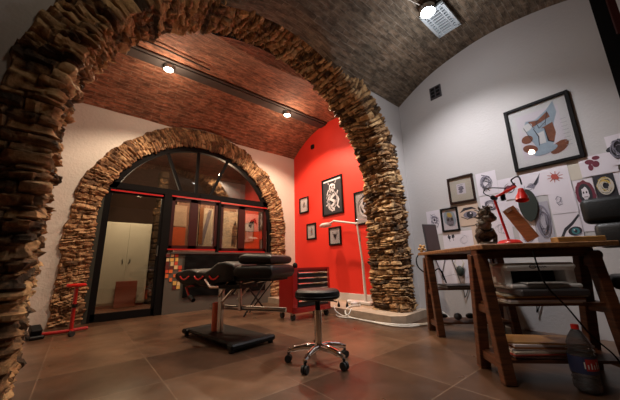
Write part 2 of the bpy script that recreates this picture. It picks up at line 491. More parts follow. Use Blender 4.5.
# ------------------------------------------------------------------ walls with arched openings
def wall_with_arch(name, m, C, y0, y1, x0, x1, z1, ro, n=48):
    """plaster wall between y0 and y1 with an arched opening of radius ro"""
    cx, zc, _ = C; b = MB()
    pts = [(cx - ro, 0)] + [(cx + ro * math.cos(PI - PI * i / n), zc + ro * math.sin(PI - PI * i / n)) for i in range(n + 1)] + [(cx + ro, 0)]
    outer = []
    for (x, z) in pts:
        if z <= zc: outer.append((x0 if x < cx else x1, z))
        else:
            t = math.atan2(z - zc, x - cx); c, s = math.cos(t), math.sin(t)
            k = 1e9
            if c > 1e-6: k = min(k, (x1 - cx) / c)
            if c < -1e-6: k = min(k, (x0 - cx) / c)
            if s > 1e-6: k = min(k, (z1 - zc) / s)
            outer.append((cx + k * c, zc + k * s))
    clip = [p[1] > z1 for p in pts]; pts = [(p[0], min(p[1], z1)) for p in pts]
    L = len(pts); vs = []
    for y in (y0, y1):
        vs += [(p[0], y, p[1]) for p in pts]; vs += [(p[0], y, p[1]) for p in outer]
    fs = []
    for i in range(L - 1):
        if clip[i] and clip[i + 1]: continue
        fs.append([i, i + 1, L + i + 1, L + i]); fs.append([2 * L + i, 2 * L + L + i, 2 * L + L + i + 1, 2 * L + i + 1])
        fs.append([i, 2 * L + i, 2 * L + i + 1, i + 1])
    # corner fill boxes so the slab is square
    b.add(vs, fs)
    for sx, xx in ((-1, x0), (1, x1)):
        # triangles between radial outer points and the rectangle corner
        a = [p for p in outer if (abs(p[0] - xx) < 1e-5)]; t = [p for p in outer if abs(p[1] - z1) < 1e-5]
        if a and t:
            pa = max(a, key=lambda p: p[1]); pt = min(t, key=lambda p: abs(p[0] - xx))
            for y, fl in ((y0, 0), (y1, 1)): b.add([(pa[0], y, pa[1]), (xx, y, z1), (pt[0], y, pt[1])], [[0, 1, 2]])
    return struct(b.build(name, m, smooth=0))
wall_with_arch('wall_middle', 'plaster', AC, YA + .005, YB - .005, XL, XR, 3.31, AC[2] + .2)
wall_with_arch('wall_far', 'plaster_old', WC, YW + .005, YW + .3, XL, XR + .1, 3.34, WC[2] + .2)
# spandrel above the opening is closed by lunettes in the two vaults
def vault(name, mk, V, zs, ya, yb, x0, x1, arches, ny=70, nx=140, stone='stone'):
    b_v = []; uv = []; fl = []
    r = circ(V[1], V[2])
    for i in range(ny + 1):
        y = ya + (yb - ya) * i / ny; z0 = vault_z(y, V, zs); al = r * math.asin(max(-1, min(1, (y - V[0]) / r)))
        for j in range(nx + 1):
            x = x0 + (x1 - x0) * j / nx; z = z0 + .012 * noise.noise(Vector((x * 2, y * 2, 1))); s = 0
            for (C, rr, ymin, ymax) in arches:
                d = rr * rr - (x - C[0]) ** 2
                if d > 0 and ymin <= y <= ymax:
                    za = C[1] + math.sqrt(d)
                    if za > z: z = za; s = 1
            b_v.append((x, y, z)); uv.append((x, al)); fl.append(s)
    F = []; mi = []
    for i in range(ny):
        for j in range(nx):
            a = i * (nx + 1) + j; q = (a, a + 1, a + nx + 2, a + nx + 1); F.append(q)
            mi.append(0)
    me = bpy.data.meshes.new(name); me.from_pydata(b_v, [], F); me.materials.append(M[mk])
    l = me.uv_layers.new(name='UVMap')
    for p in me.polygons:
        for li in p.loop_indices: l.data[li].uv = uv[me.loops[li].vertex_index]
    me.polygons.foreach_set('use_smooth', [True] * len(F))
    me.set_sharp_from_angle(angle=R(40))
    o = bpy.data.objects.new(name, me); col.objects.link(o); return struct(o)
vault('ceiling_near', 'vault_near', NV, ZS, NV[0] - NV[1], YA, XL, XR, [(AC, AC[2], 1.2, 3)], ny=110)
vault('ceiling_far', 'vault_far', FV, ZF, YB, YW, XL, XR + .1, [(AC, AC[2], 0, 3.6), (WC, WC[2] + .36, 4.9, 6)], ny=110)
# end walls under the vaults
def end_wall(name, m, x0, x1, ya, yb, V, zs, n=40):
    b = MB(); ys = [ya + (yb - ya) * i / n for i in range(n + 1)]
    vs = []
    for x in (x0, x1):
        for y in ys: vs.append((x, y, 0)); vs.append((x, y, vault_z(y, V, zs) + .03))
    L = 2 * (n + 1); fs = []
    for i in range(n):
        a = 2 * i; fs += [[a, a + 1, a + 3, a + 2], [L + a, L + a + 2, L + a + 3, L + a + 1], [a + 1, L + a + 1, L + a + 3, a + 3]]
    b.add(vs, fs); return struct(b.build(name, m, smooth=0))
end_wall('wall_right', 'plaster', XR, XR + .15, -.08, YA + .05, NV, ZS)
end_wall('wall_far_right', 'red_wall', XR, XR + .15, YB - .05, YW + .05, FV, ZF)
end_wall('wall_far_left', 'plaster_old', XL - .15, XL, YB - .05, YW + .05, FV, ZF)
end_wall('wall_left', 'rear_paint', XL - .15, XL, -3.3, YA + .05, (-.5, 3.2, .4), ZS)
struct(MB().box((1, -3.35, 1.8), (6.2, .1, 3.7)).build('wall_back', 'rear_paint', smooth=0))
struct(MB().box((1, -1.88, 3.36), (6.2, 2.9, .1)).build('ceiling_back', 'rear_paint', smooth=0))
struct(MB().box((XR + .02, -1.7, 1.8), (.16, 3.24, 3.9)).build('wall_right_rear', 'frame_dark', smooth=0))
# low plinth along the red wall and under the pier
b = MB()
b.add([(3.10, 3.5, 0), (3.10, 2.93, 0), (3.06, 2.2, 0), (3.20, 2.08, 0), (XR, 2.15, 0), (XR, YW, 0), (3.14, YW, 0)] + [(3.10, 3.5, .1), (3.10, 2.93, .1), (3.06, 2.2, .1), (3.20, 2.08, .1), (XR, 2.15, .1), (XR, YW, .1), (3.14, YW, .1)],
      [[7, 8, 9, 10, 11, 12, 13]] + [[i, (i + 1) % 7, (i + 1) % 7 + 7, i + 7] for i in range(7)])
struct(b.build('trim_3', 'plinth', smooth=0))
struct(MB().box((XR - .012, 4.0, .16), (.024, 2.5, .13), bevel=.004).build('baseboard_right', 'white', smooth=0))
# steel tie beam across the far vault
b = MB(); b.box((1.6, 4.14, vault_z(4.14, FV, ZF) - .03), (4.5, .17, .035)); b.box((1.6, 4.14, vault_z(4.14, FV, ZF) - .012), (4.5, .26, .03))
struct(b.build('trim_4', 'beam', smooth=0))
tag(MB().tube([(-.3, 3.78, 3.745), (.6, 3.8, 3.75), (1.2, 3.84, 3.75)], .012, 8).build('conduit', 'beam'), 'thin metal conduit fixed to red brick vault beside the steel beam', 'conduit')

# ------------------------------------------------------------------ glazed front (window wall)
yf = YW + .06
def fan_shape(r0, r1, cx, zc, ya, yb, z0=0, n=40):
    b = MB(); vs = []
    for y in (ya, yb):
        for r in (r0, r1):
            for i in range(n + 1):
                t = PI * i / n; vs.append((cx + r * math.cos(t), y, zc + r * math.sin(t)))
    L = n + 1; fs = []
    for i in range(n):
        fs += [[i, i + 1, L + i + 1, L + i], [2 * L + i, 3 * L + i, 3 * L + i + 1, 2 * L + i + 1], [i, 2 * L + i, 2 * L + i + 1, i + 1], [L + i, L + i + 1, 3 * L + i + 1, 3 * L + i]]
    for i in (0, n): fs.append([i, L + i, 3 * L + i, 2 * L + i])
    b.add(vs, fs); return b
# outer arched frame
b = fan_shape(1.46, 1.63, WC[0], WC[1], yf - .04, yf + .04)
b.box((.10, yf, .75), (.22, .08, 1.52)); b.box((3.25, yf, .75), (.2, .08, 1.52))
wf = struct(b.build('window_1', 'frame_dark', smooth=0))
wf2 = MB(); wf2.box((.145, yf - .045, .98), (.06, .03, 1.95)); wf2.build('jamb_strip', 'frame_grey', wf, smooth=0)
# transom and bars
b = MB(); b.box((1.66, yf, 2.08), (3.0, .08, .1)); b.box((1.09, yf, 1.0), (.13, .09, 2.06))
b.build('transom', 'frame_dark', wf, smooth=0)
for (x0, z0, x1, z1) in [(1.30, 2.1, .98, 2.9), (1.56, 2.1, 1.56, 2.97), (1.83, 2.1, 2.15, 2.88)]:
    MB().bar((x0, yf, z0), (x1, yf, z1), .05, .05, up=(0, 1, 0)).build('fan_bar', 'frame_dark', wf, smooth=0)
# lunette pane
b = MB(); n = 40; vs = [(WC[0], yf, 2.1)] + [(WC[0] + 1.48 * math.cos(PI * i / n), yf, max(2.1, WC[1] + 1.48 * math.sin(PI * i / n))) for i in range(n + 1)]
b.add(vs, [[0, i + 1, i + 2] for i in range(n)]); b.build('fan_pane', 'glazing', wf, smooth=0)
# red strips
def strip(x0, x1, z, parent): MB().box(((x0 + x1) / 2, yf - .055, z), (x1 - x0, .014, .022)).build('red_strip', 'red_strip_glow', parent, smooth=0)
# glass door
d = thing('door_1', '', ''); del d['label'], d['category']; struct(d)
b = MB()
b.box((.21, yf, 1.02), (.1, .06, 2.0)); b.box((1.02, yf, 1.02), (.07, .06, 2.0)); b.box((.615, yf, .06), (.9, .06, .11)); b.box((.615, yf, 1.99), (.9, .06, .07))
b.build('door_frame', 'frame_dark', d, smooth=0)
MB().box((.62, yf, 1.03), (.78, .008, 1.88)).build('door_pane', 'glazing', d, smooth=0)
MB().bar((.99, yf - .05, .95), (.99, yf - .05, 1.12), .015, .015).build('door_handle', 'steel', d, smooth=0)
strip(.24, 1.0, 1.985, d)
# casement windows
def casement(k, x0, x1, zb, zt, split):
    w = thing('window_%d' % k, '', ''); del w['label'], w['category']; struct(w)
    b = MB(); t = .07
    for xa, xb in ((x0, split), (split, x1)):
        b.box((xa + t / 2, yf, (zb + zt) / 2), (t, .06, zt - zb)); b.box((xb - t / 2, yf, (zb + zt) / 2), (t, .06, zt - zb))
        b.box(((xa + xb) / 2, yf, zt - t / 2), (xb - xa, .06, t)); b.box(((xa + xb) / 2, yf, zb + t / 2), (xb - xa, .06, t))
    b.build('window_frame', 'redwood', w, smooth=0)
    for xa, xb in ((x0, split), (split, x1)):
        MB().box(((xa + xb) / 2, yf, (zb + zt) / 2), (xb - xa - 2 * t + .01, .006, zt - zb - 2 * t + .01)).build('pane', 'glazing', w, smooth=0)
    strip(x0, x1, zt + .01, w); strip(x0, x1 - .05, zb + .0, w)
casement(2, 1.14, 2.02, 1.06, 2.0, 1.545)
casement(3, 2.04, 3.10, 1.03, 1.98, 2.515)
MB().box((1.64, yf - .05, 1.6), (.01, .012, 1.0)).build('lock_bar', 'frame_dark', wf, smooth=0)
MB().box((2.03, yf - .01, 1.52), (.05, .09, 1.06)).build('mullion', 'frame_dark', wf, smooth=0)
# grey panel below the windows
struct(MB().box((2.17, YW + .02, .5), (2.06, .05, 1.0)).build('wall_window_panel', 'grey_panel', smooth=0))
struct(MB().box((2.2, YW - .015, 1.0), (2.0, .05, .03)).build('trim_5', 'beam', smooth=0))

# ------------------------------------------------------------------ hall behind the glass
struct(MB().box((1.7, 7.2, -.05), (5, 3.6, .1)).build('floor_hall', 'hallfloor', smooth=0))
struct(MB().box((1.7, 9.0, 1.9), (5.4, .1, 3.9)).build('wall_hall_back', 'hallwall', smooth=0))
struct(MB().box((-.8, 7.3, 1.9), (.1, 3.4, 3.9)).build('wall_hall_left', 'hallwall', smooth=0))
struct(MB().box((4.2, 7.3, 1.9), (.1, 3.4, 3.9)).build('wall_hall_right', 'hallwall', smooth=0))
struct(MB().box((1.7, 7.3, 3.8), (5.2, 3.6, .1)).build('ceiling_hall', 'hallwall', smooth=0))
t = thing('cabinet', 'tall pale double door cabinet behind the glass door', 'cabinet', (.74, 7.2, 0))
MB().box((0, 0, .88), (.84, .42, 1.66), bevel=.006).build('body', 'cab', t)
for s in (-1, 1):
    dd = MB().box((s * .208, -.22, .89), (.405, .02, 1.6), bevel=.005).build('door', 'cab', t)
    MB().tube([(s * .05, -.232, .86), (s * .06, -.262, .88), (s * .07, -.262, .92), (s * .06, -.232, .94)], .009, 8).build('handle', 'black', dd)
MB().box((0, 0, .03), (.8, .38, .06)).build('plinth', 'carton', t)
tag(MB().box((.79, 6.85, .26), (.36, .1, .5), bevel=.006).build('carton', 'carton', smooth=0), 'red-brown box standing on floor before the pale cabinet', 'box')
# rubble post in hall (structure)
b = MB(); rr = random.Random(5); z = 0
while z < 2.9:
    h = rr.uniform(.08, .2); b.box((1.3 + rr.uniform(-.015, .015), 7.1, z + h / 2), (rr.uniform(.18, .24), .3, h - .012), rot=(0, 0, rr.uniform(-.1, .1)), bevel=.02); z += h
struct(b.build('wall_hall_post', 'stone', smooth=0))
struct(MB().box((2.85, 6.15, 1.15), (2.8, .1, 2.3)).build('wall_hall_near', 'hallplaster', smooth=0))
YP = 6.09
tag(MB().box((1.46, YP, 1.35), (.34, .012, .42)).build('notice', 'orange', smooth=0), 'orange sheet low behind the left pane, next to the glass door', 'sheet')
tag(MB().box((3.17, YP, 1.33), (.36, .012, .44)).build('notice', 'orange', smooth=0), 'orange sheet low behind the rightmost window pane', 'sheet')
tag(MB().box((1.46, YP, 1.80), (.34, .012, .44)).build('poster', 'beige', smooth=0), 'brown stone-toned poster above the left orange sheet behind glass', 'poster')
b = MB(); b.use('paper2').box((2.03, YP, 1.6), (.32, .012, .84)); b.use('ink2').add([(1.92, YP - .01, 1.2), (2.0, YP - .01, 1.2), (2.16, YP - .01, 1.98), (2.08, YP - .01, 1.98)], [[0, 1, 2, 3]]); b.use('wood_panel').box((1.93, YP - .008, 1.62), (.1, .008, .8))
tag(b.build('poster', smooth=0), 'brown and pale poster with slanting grey streak behind second window pane', 'poster')
b = MB(); b.use('paper2').box((2.62, YP, 1.57), (.36, .012, .86)); b.use('ink').add([(2.64, YP - .01, 1.2), (2.74, YP - .01, 1.18), (2.8, YP - .01, 1.55), (2.72, YP - .01, 1.8), (2.65, YP - .01, 1.6)], [[0, 1, 2, 3, 4]])
tag(b.build('poster', smooth=0), 'pale tall poster with dark figure behind third window pane', 'poster')
b = MB(); b.use('paper').box((3.17, YP, 1.78), (.36, .012, .42)); b.use('ink').add([(3.05, YP - .01, 1.7), (3.12, YP - .01, 1.63), (3.2, YP - .01, 1.8), (3.3, YP - .01, 1.72), (3.24, YP - .01, 1.9), (3.12, YP - .01, 1.84)], [[0, 1, 2, 3, 4, 5]])
tag(b.build('poster', smooth=0), 'pale poster with black drawing above the right orange sheet', 'poster')

# ------------------------------------------------------------------ black sheet and cards on the panel
b = MB(); rr = random.Random(2); nx, nz = 46, 20; vs = []; fs = []
for j in range(nz + 1):
    for i in range(nx + 1):
        u, v = i / nx, j / nz
        y = YW - .03 - .02 * abs(noise.noise(Vector((u * 5 + v * 3, v * 2.5, 0)))) - .015 * abs(math.sin((u - v * .6) * 14)) * (1 - v) * v * 3
        vs.append((1.43 + 1.62 * u, y, .24 + .72 * v + .015 * math.sin(u * 9) * (1 - v)))
for j in range(nz):
    for i in range(nx):
        a = j * (nx + 1) + i; fs.append([a, a + 1, a + nx + 2, a + nx + 1])
b.add(vs, fs); tag(b.build('plastic_sheet', 'tarp'), 'black plastic sheet hung over the grey panel under the windows', 'sheet')
cards = []
for r_ in range(9):
    for c_ in range(4):
        if (c_ == 3 and r_ < 3) or (c_ == 0 and r_ > 5) or rr.random() < .12: continue
        if r_ > 6 and c_ == 1: continue
        w, h = rr.uniform(.042, .06), rr.uniform(.05, .066)
        x = 1.16 + c_ * .068 + rr.uniform(-.006, .006); z = .95 - r_ * .066 + rr.uniform(-.006, .006)
        o = MB().box((0, 0, 0), (w, .004, h)).build('card', 'card%d' % rr.randrange(5), smooth=0)
        o.location = (x, YW - .012, z); tag(o, 'small orange and red printed card in patchwork on grey panel left of black sheet', 'card', 'patchwork of small cards on the grey panel')

# ------------------------------------------------------------------ ceiling lamps, grilles
def spot_fixture(label, x, y, zc, warm, r=.06):
    t = thing('spotlight', label, 'spotlight', (x, y, zc))
    MB().lathe([(r * .5, .03), (r * 1.15, .02), (r * 1.2, -.035), (r * 1.05, -.045), (r * .98, -.03)]).build('housing', 'steel', t)
    MB().lathe([(.001, -.03), (r * .97, -.028), (r * .97, -.036), (.001, -.05)]).build('bulb', 'bulb_warm' if warm else 'bulb_cool', t)
    return t
spot_fixture('bright round spotlight beside the pale grille on the grey-brown vault', 2.76, 1.12, 3.60, False, .075)
spot_fixture('left bright spotlight on the beam of the red brick vault', .68, 4.12, 3.72, True, .06)
spot_fixture('right bright spotlight on the beam of the red brick vault', 2.86, 4.12, 3.72, True, .06)
tag(MB().tube([(2.3, 1.25, 3.62), (2.82, 1.12, 3.64)], .004, 6).build('wire', 'cable_w'), 'thin pale wire running from the cool spotlight across the vault', 'wire')
tg = t = thing('ventilation_grille', 'pale rectangular slotted grille on the vault next to cool spotlight', 'grille', (3.07, 1.11, 3.635))
b = MB(); W2, H2 = .46, .25
b.box((0, -H2 / 2, 0), (W2, .03, .03)); b.box((0, H2 / 2, 0), (W2, .03, .03)); b.box((-W2 / 2, 0, 0), (.03, H2 + .03, .03)); b.box((W2 / 2, 0, 0), (.03, H2 + .03, .03))
b.build('frame', 'grille', t, smooth=0)
MB().box((0, 0, .014), (W2, H2, .006)).build('backing', 'black', t, smooth=0)
b = MB()
for i in range(9):
    x = -W2 / 2 + .04 + i * (W2 - .08) / 8
    b.box((x, 0, 0), (.018, H2 * .5, .02)); b.box((x, -H2 * .37, 0), (.018, H2 * .16, .02)); b.box((x, H2 * .37, 0), (.018, H2 * .16, .02))
b.box((0, -H2 * .27, 0), (W2, .014, .022)); b.box((0, H2 * .27, 0), (W2, .014, .022))
b.build('slats', 'grille', t, smooth=0)
t = thing('wall_vent', 'small dark square vent high on the white right wall', 'vent', (XR - .01, 1.62, 3.24))
b = MB(); b.box((0, 0, 0), (.02, .17, .2), bevel=.004); b.build('frame', 'dgrey', t, smooth=0)
for i in range(2):
    for j in range(3): MB().box((-.011, -.038 + i * .076, -.055 + j * .055), (.004, .055, .04)).build('opening', 'black', t, smooth=0)
tag(MB().box((XR - .02, 4.52, 3.4), (.04, .1, .1), bevel=.01).build('wall_box', 'black'), 'small black box high on the red wall', 'box')
# red rimmed panel at upper right
t = thing('sign_panel', 'pale panel with dark red rim high at the right edge', 'sign', (XR - .09, -.46, 3.1))
MB().box((0, 0, 0), (.02, .56, .5), bevel=.03).build('rim', 'redwood', t); MB().box((-.012, -.02, 0), (.004, .48, .44)).build('face', 'white', t, smooth=0)

# ------------------------------------------------------------------ flat art helper (on the right wall, facing -x)
class Art:
    """a: 0..1 left to right as seen, b: 0..1 upwards"""
    def __init__(s, yl, yr, z0, z1, x, base, th=.002):
        s.yl, s.yr, s.z0, s.z1, s.x = yl, yr, z0, z1, x - th; s.b = MB(); s.k = 0
        s.b.use(base).box((x - th / 2, (yl + yr) / 2, (z0 + z1) / 2), (th, abs(yl - yr), z1 - z0))
    def P(s, a, b): return (s.x - .0004 - .0003 * s.k, s.yl + (s.yr - s.yl) * a, s.z0 + (s.z1 - s.z0) * b)
    def poly(s, m, pts): s.k += 1; s.b.use(m).add([s.P(*p) for p in pts], [list(range(len(pts)))]); return s
    def ell(s, m, a, b, ra, rb, n=18, rot=0, wob=0, sd=0):
        r = random.Random(sd); pts = []
        for i in range(n):
            t = 2 * PI * i / n; k = 1 + (r.uniform(-wob, wob) if wob else 0)
            u, v = ra * k * math.cos(t), rb * k * math.sin(t); c, q = math.cos(rot), math.sin(rot)
            pts.append((a + u * c - v * q, b + u * q + v * c))
        return s.poly(m, pts)
    def line(s, m, pts, w=.03):
        s.k += 1; asp = abs(s.yr - s.yl) / (s.z1 - s.z0)
        P = [Vector((p[0] * asp, p[1])) for p in pts]; L = []; Rr = []
        for i, p in enumerate(P):
            d = (P[min(i + 1, len(P) - 1)] - P[max(i - 1, 0)])
            if d.length < 1e-6: d = Vector((1, 0))
            d.normalize(); n = Vector((-d.y, d.x)) * w / 2 * (1 - .5 * abs(2 * i / (len(P) - 1) - 1))
            L.append(p + n); Rr.append(p - n)
        vs = [s.P(q.x / asp, q.y) for q in L + Rr]; n_ = len(P)
        s.b.use(m).add(vs, [[i, i + 1, n_ + i + 1, n_ + i] for i in range(n_ - 1)]); return s
    def scrib(s, m, a, b, ra, rb, n, sd, w=.02):
        r = random.Random(sd)
        for _ in range(n):
            t0 = r.uniform(0, 2 * PI); sp = r.uniform(1, 3.5); k = r.uniform(.3, 1); k2 = r.uniform(.3, 1)
            s.line(m, [(a + ra * (k + (k2 - k) * i / 9) * math.cos(t0 + sp * i / 9), b + rb * (k + (k2 - k) * i / 9) * math.sin(t0 + sp * i / 9)) for i in range(10)], w)
        return s
    def build(s, name, parent=None):
        loc = (s.x, (s.yl + s.yr) / 2, (s.z0 + s.z1) / 2)
        if parent is not None:
            o = s.b.build(name, smooth=0, loc=tuple(parent.location)); o.location = (0, 0, 0); o.parent = parent; return o
        return s.b.build(name, smooth=0, loc=loc)

def framed(label, yl, yr, z0, z1, fw, fm, base, draw, depth=.03, glass=True, x=XR):
    cy, cz = (yl + yr) / 2, (z0 + z1) / 2
    t = thing('framed_picture', label, 'picture', (x, cy, cz))
    w, h = abs(yl - yr), z1 - z0; b = MB()
    for sy in (-1, 1): b.box((-depth / 2, sy * (w - fw) / 2, 0), (depth, fw, h), bevel=.003)
    for sz in (-1, 1): b.box((-depth / 2, 0, sz * (h - fw) / 2), (depth, w - 2 * fw, fw), bevel=.003)
    b.build('frame', fm, t, smooth=0)
    a = Art(yl - fw * .9, yr + fw * .9, z0 + fw * .9, z1 - fw * .9, x - .008, base); draw(a); a.build('print', t)
    if glass: MB().box((-depth * .6, 0, 0), (.002, w - 2 * fw, h - 2 * fw)).build('glass', 'picglass', t, smooth=0)
    return t

# red wall pictures
def d_small(a): a.poly('paper', [(.08, .08), (.92, .08), (.92, .92), (.08, .92)]).ell('ink', .5, .5, .16, .2, wob=.3, sd=3).line('ink2', [(.5, .25), (.55, .5), (.45, .8)], .08)
framed('small black framed drawing, upper left of the red wall', 5.05, 4.72, 1.90, 2.265, .028, 'pic_frame', 'mat_white', d_small)
def d_snake(a):
    a.poly('paper', [(.04, .93), (.96, .93), (.96, .98), (.04, .98)])
    a.ell('paper', .5, .74, .17, .12, wob=.1, sd=1).ell('ink', .44, .76, .045, .035).ell('ink', .57, .76, .045, .035)
    a.line('paper', [(.5, .62), (.62, .52), (.4, .42), (.65, .32), (.45, .2), (.6, .1)], .14)
    a.line('paper', [(.22, .55), (.3, .68), (.45, .6), (.3, .45), (.2, .35)], .07).line('paper', [(.8, .62), (.72, .48), (.82, .35), (.75, .2), (.85, .12)], .07)
    a.line('paper', [(.15, .25), (.3, .3), (.35, .15), (.5, .06)], .06).line('paper', [(.33, .85), (.3, .92)], .04).line('paper', [(.67, .84), (.72, .91)], .04)
    a.scrib('paper', .5, .35, .38, .3, 16, 9, .02).scrib('ink', .5, .4, .3, .35, 12, 4, .015)
framed('tall black print of pale skull and snake figure, middle of the red wall', 4.25, 3.645, 1.715, 2.505, .03, 'pic_frame', 'ink', d_snake, glass=False)
def d_fig(a): a.poly('paper', [(.1, .07), (.9, .07), (.9, .93), (.1, .93)]).line('ink', [(.45, .8), (.6, .65), (.45, .5), (.6, .3), (.4, .2)], .1).ell('ink_red', .48, .45, .06, .08).scrib('ink2', .5, .5, .2, .3, 6, 2, .02)
framed('small upright framed drawing, lower left of the red wall', 4.80, 4.485, 1.274, 1.627, .03, 'pic_frame', 'mat_white', d_fig)
def d_bull(a): a.poly('paper', [(.08, .06), (.92, .06), (.92, .94), (.08, .94)]).ell('ink', .5, .5, .13, .14, wob=.15, sd=2).line('ink', [(.5, .5), (.3, .62), (.28, .78)], .07).line('ink', [(.5, .5), (.7, .62), (.74, .8)], .07).poly('ink', [(.4, .45), (.6, .45), (.5, .2)])
framed('small framed drawing of a horned head, just under the magnifier lamp head', 4.085, 3.745, 1.105, 1.463, .03, 'pic_frame', 'mat_white', d_bull)
def d_grey(a): a.poly('paper', [(.05, .05), (.95, .05), (.95, .95), (.05, .95)]).ell('ink2', .55, .5, .34, .38, wob=.25, sd=8).scrib('ink', .5, .5, .4, .4, 30, 3, .02).scrib('paper', .5, .5, .35, .35, 24, 7, .025)
framed('large grey toned framed drawing partly behind the stone pier on red wall', 3.36, 2.80, 1.42, 2.04, .03, 'pic_frame', 'mat_white', d_grey)

# white wall frames
def d_big(a):
    a.poly('mat_white', [(.03, .03), (.97, .03), (.97, .97), (.03, .97)]).poly('paper', [(.14, .12), (.86, .12), (.86, .88), (.14, .88)])
    a.poly('ink_blue', [(.24, .66), (.3, .76), (.46, .74), (.66, .84), (.8, .96), (.82, .76), (.74, .6), (.7, .34), (.62, .2), (.42, .22), (.34, .4)])
    a.poly('ink_brown', [(.34, .74), (.5, .72), (.68, .82), (.72, .66), (.74, .44), (.68, .3), (.6, .34), (.58, .56), (.4, .6)]).ell('ink_brown', .26, .45, .1, .07).ell('ink_brown', .28, .28, .13, .07, rot=-.3).ell('ink_brown', .74, .2, .16, .08, rot=.4)
    a.ell('mat_white', .3, .65, .1, .06, rot=.3).poly('ink_blue', [(.36, .62), (.72, .72), (.72, .62), (.4, .54)]).poly('mat_white', [(.44, .5), (.56, .52), (.56, .32), (.46, .32)]).ell('ink_blue', .52, .2, .2, .06, rot=.15)
    for p in ([(.34, .74), (.42, .6), (.5, .72), (.6, .6), (.68, .82)], [(.4, .6), (.46, .45), (.44, .3)], [(.58, .56), (.6, .34), (.68, .3)], [(.46, .7), (.5, .58), (.62, .66)], [(.24, .66), (.34, .4)]): a.line('ink', p, .016)
    for k in range(8): a.line('ink_light', [(.84, .2 + k * .06), (.94, .2 + k * .06)], .012)
framed('large black framed brown and pale blue watercolour on white wall', .845, .25, 1.745, 2.52, .035, 'pic_frame', 'mat_white', d_big)
def d_sk(a): a.poly('paper2', [(.06, .06), (.94, .06), (.94, .94), (.06, .94)]).poly('paper', [(.3, .3), (.7, .3), (.7, .75), (.3, .75)]).ell('ink2', .5, .55, .12, .1, wob=.2, sd=3).ell('ink2', .48, .4, .09, .06, wob=.2, sd=5).line('ink2', [(.35, .68), (.6, .7)], .03).line('ink', [(.4, .5), (.6, .5)], .03)
framed('small dark framed sketch with wide mount above the pinned sheets', 1.634, 1.305, 1.50, 1.865, .025, 'pic_frame_br', 'paper2', d_sk)
def d_skull(a): a.ell('ink_blue', .5, .55, .42, .4, wob=.12, sd=4).ell('ink2', .5, .45, .27, .3, wob=.1, sd=4).ell('ink_yel', .5, .72, .17, .13, wob=.2, sd=4).ell('ink', .38, .5, .09, .08).ell('ink', .63, .5, .09, .08).poly('ink', [(.46, .4), (.56, .4), (.51, .46)]).line('ink', [(.36, .26), (.5, .22), (.65, .26)], .05)
framed('small black framed skull drawing with yellow top, above the desk left end', 1.785, 1.555, 1.14, 1.46, .02, 'pic_frame', 'paper', d_skull)

# pinned sheets
SH = []
def sheet(label, yl, yr, z0, z1, base='paper', draw=None, layer=0):
    a = Art(yl, yr, z0, z1, XR - .0015 - .003 * layer, base)
    if draw: draw(a)
    o = a.build('drawing_sheet'); tag(o, label, 'drawing', 'drawings pinned to the white wall'); SH.append(o); return o
sheet('sheet with dark flower-like eye drawing, leftmost on the white wall', 2.0, 1.80, 1.12, 1.46, 'paper', lambda a: a.ell('ink2', .55, .6, .25, .17, wob=.2, sd=1).ell('paper', .55, .6, .14, .1).ell('ink', .55, .6, .07, .06).line('ink2', [(.3, .85), (.5, .75), (.8, .4), (.7, .25)], .04).scrib('ink2', .55, .55, .35, .3, 8, 5, .015))
sheet('white sheet with two small dark sketches below the yellow-topped skull picture', 1.80, 1.42, .9, 1.13, 'paper', lambda a: a.ell('ink', .22, .72, .05, .12, wob=.3, sd=2).ell('ink', .36, .75, .05, .12, wob=.3, sd=3).line('ink', [(.22, .6), (.24, .45)], .05).line('ink', [(.36, .62), (.36, .48)], .05).scrib('ink_light', .7, .5, .2, .3, 5, 8, .02), 1)
sheet('beige print of a dark eye right of the yellow-topped skull picture', 1.55, 1.30, 1.19, 1.47, 'beige', lambda a: a.poly('ink', [(.05, .62), (.3, .85), (.7, .85), (.95, .68), (.7, .75), (.35, .72)]).ell('ink2', .55, .5, .32, .16).ell('ink', .55, .5, .16, .15).ell('paper', .6, .56, .04, .04).line('ink', [(.1, .45), (.4, .3), (.8, .38), (.95, .5)], .05), 1)
sheet('beige paper behind the dark statuette', 1.42, 1.25, .92, 1.18, 'beige', lambda a: a.scrib('ink_light', .5, .5, .3, .3, 4, 8, .02))
sheet('sheet with dense black swirling drawing right of small dark framed sketch', 1.275, 1.05, 1.545, 1.84, 'paper', lambda a: a.line('ink', [(.3, .9), (.6, .8), (.35, .65), (.65, .5), (.4, .35), (.6, .15)], .06).scrib('ink', .48, .5, .3, .38, 16, 4, .018).scrib('ink2', .48, .5, .32, .4, 12, 14, .025))
sheet('sheet with round grey wreath drawing above the statuette', 1.27, .99, 1.22, 1.53, 'paper', lambda a: a.ell('ink2', .4, .6, .27, .22, wob=.12, sd=1).ell('ink_light', .4, .6, .18, .14, wob=.1, sd=1).ell('paper', .4, .6, .1, .07).scrib('ink', .4, .6, .28, .22, 10, 3, .012), 1)
sheet('sheet with dark red feather sketch left of winged drawing', 1.045, .825, 1.44, 1.70, 'paper', lambda a: a.ell('ink_bur', .45, .5, .32, .13, rot=.5, wob=.3, sd=2).ell('ink_red', .35, .42, .14, .09, rot=.4, wob=.3, sd=3).scrib('ink', .5, .5, .3, .25, 6, 3, .02), 1)
sheet('sheet with dark winged drawing behind the red desk lamp', .825, .62, 1.43, 1.73, 'paper', lambda a: a.poly('ink2', [(.2, .4), (.6, .5), (.95, .85), (.8, .5), (.55, .3)]).poly('ink', [(.5, .42), (.9, .75), (.7, .42)]).scrib('ink2', .4, .4, .3, .2, 6, 2, .02))
sheet('blank white sheet partly behind the dark oval board', .99, .76, 1.12, 1.42, 'paper', lambda a: a.scrib('ink_light', .3, .6, .2, .2, 6, 2, .03))
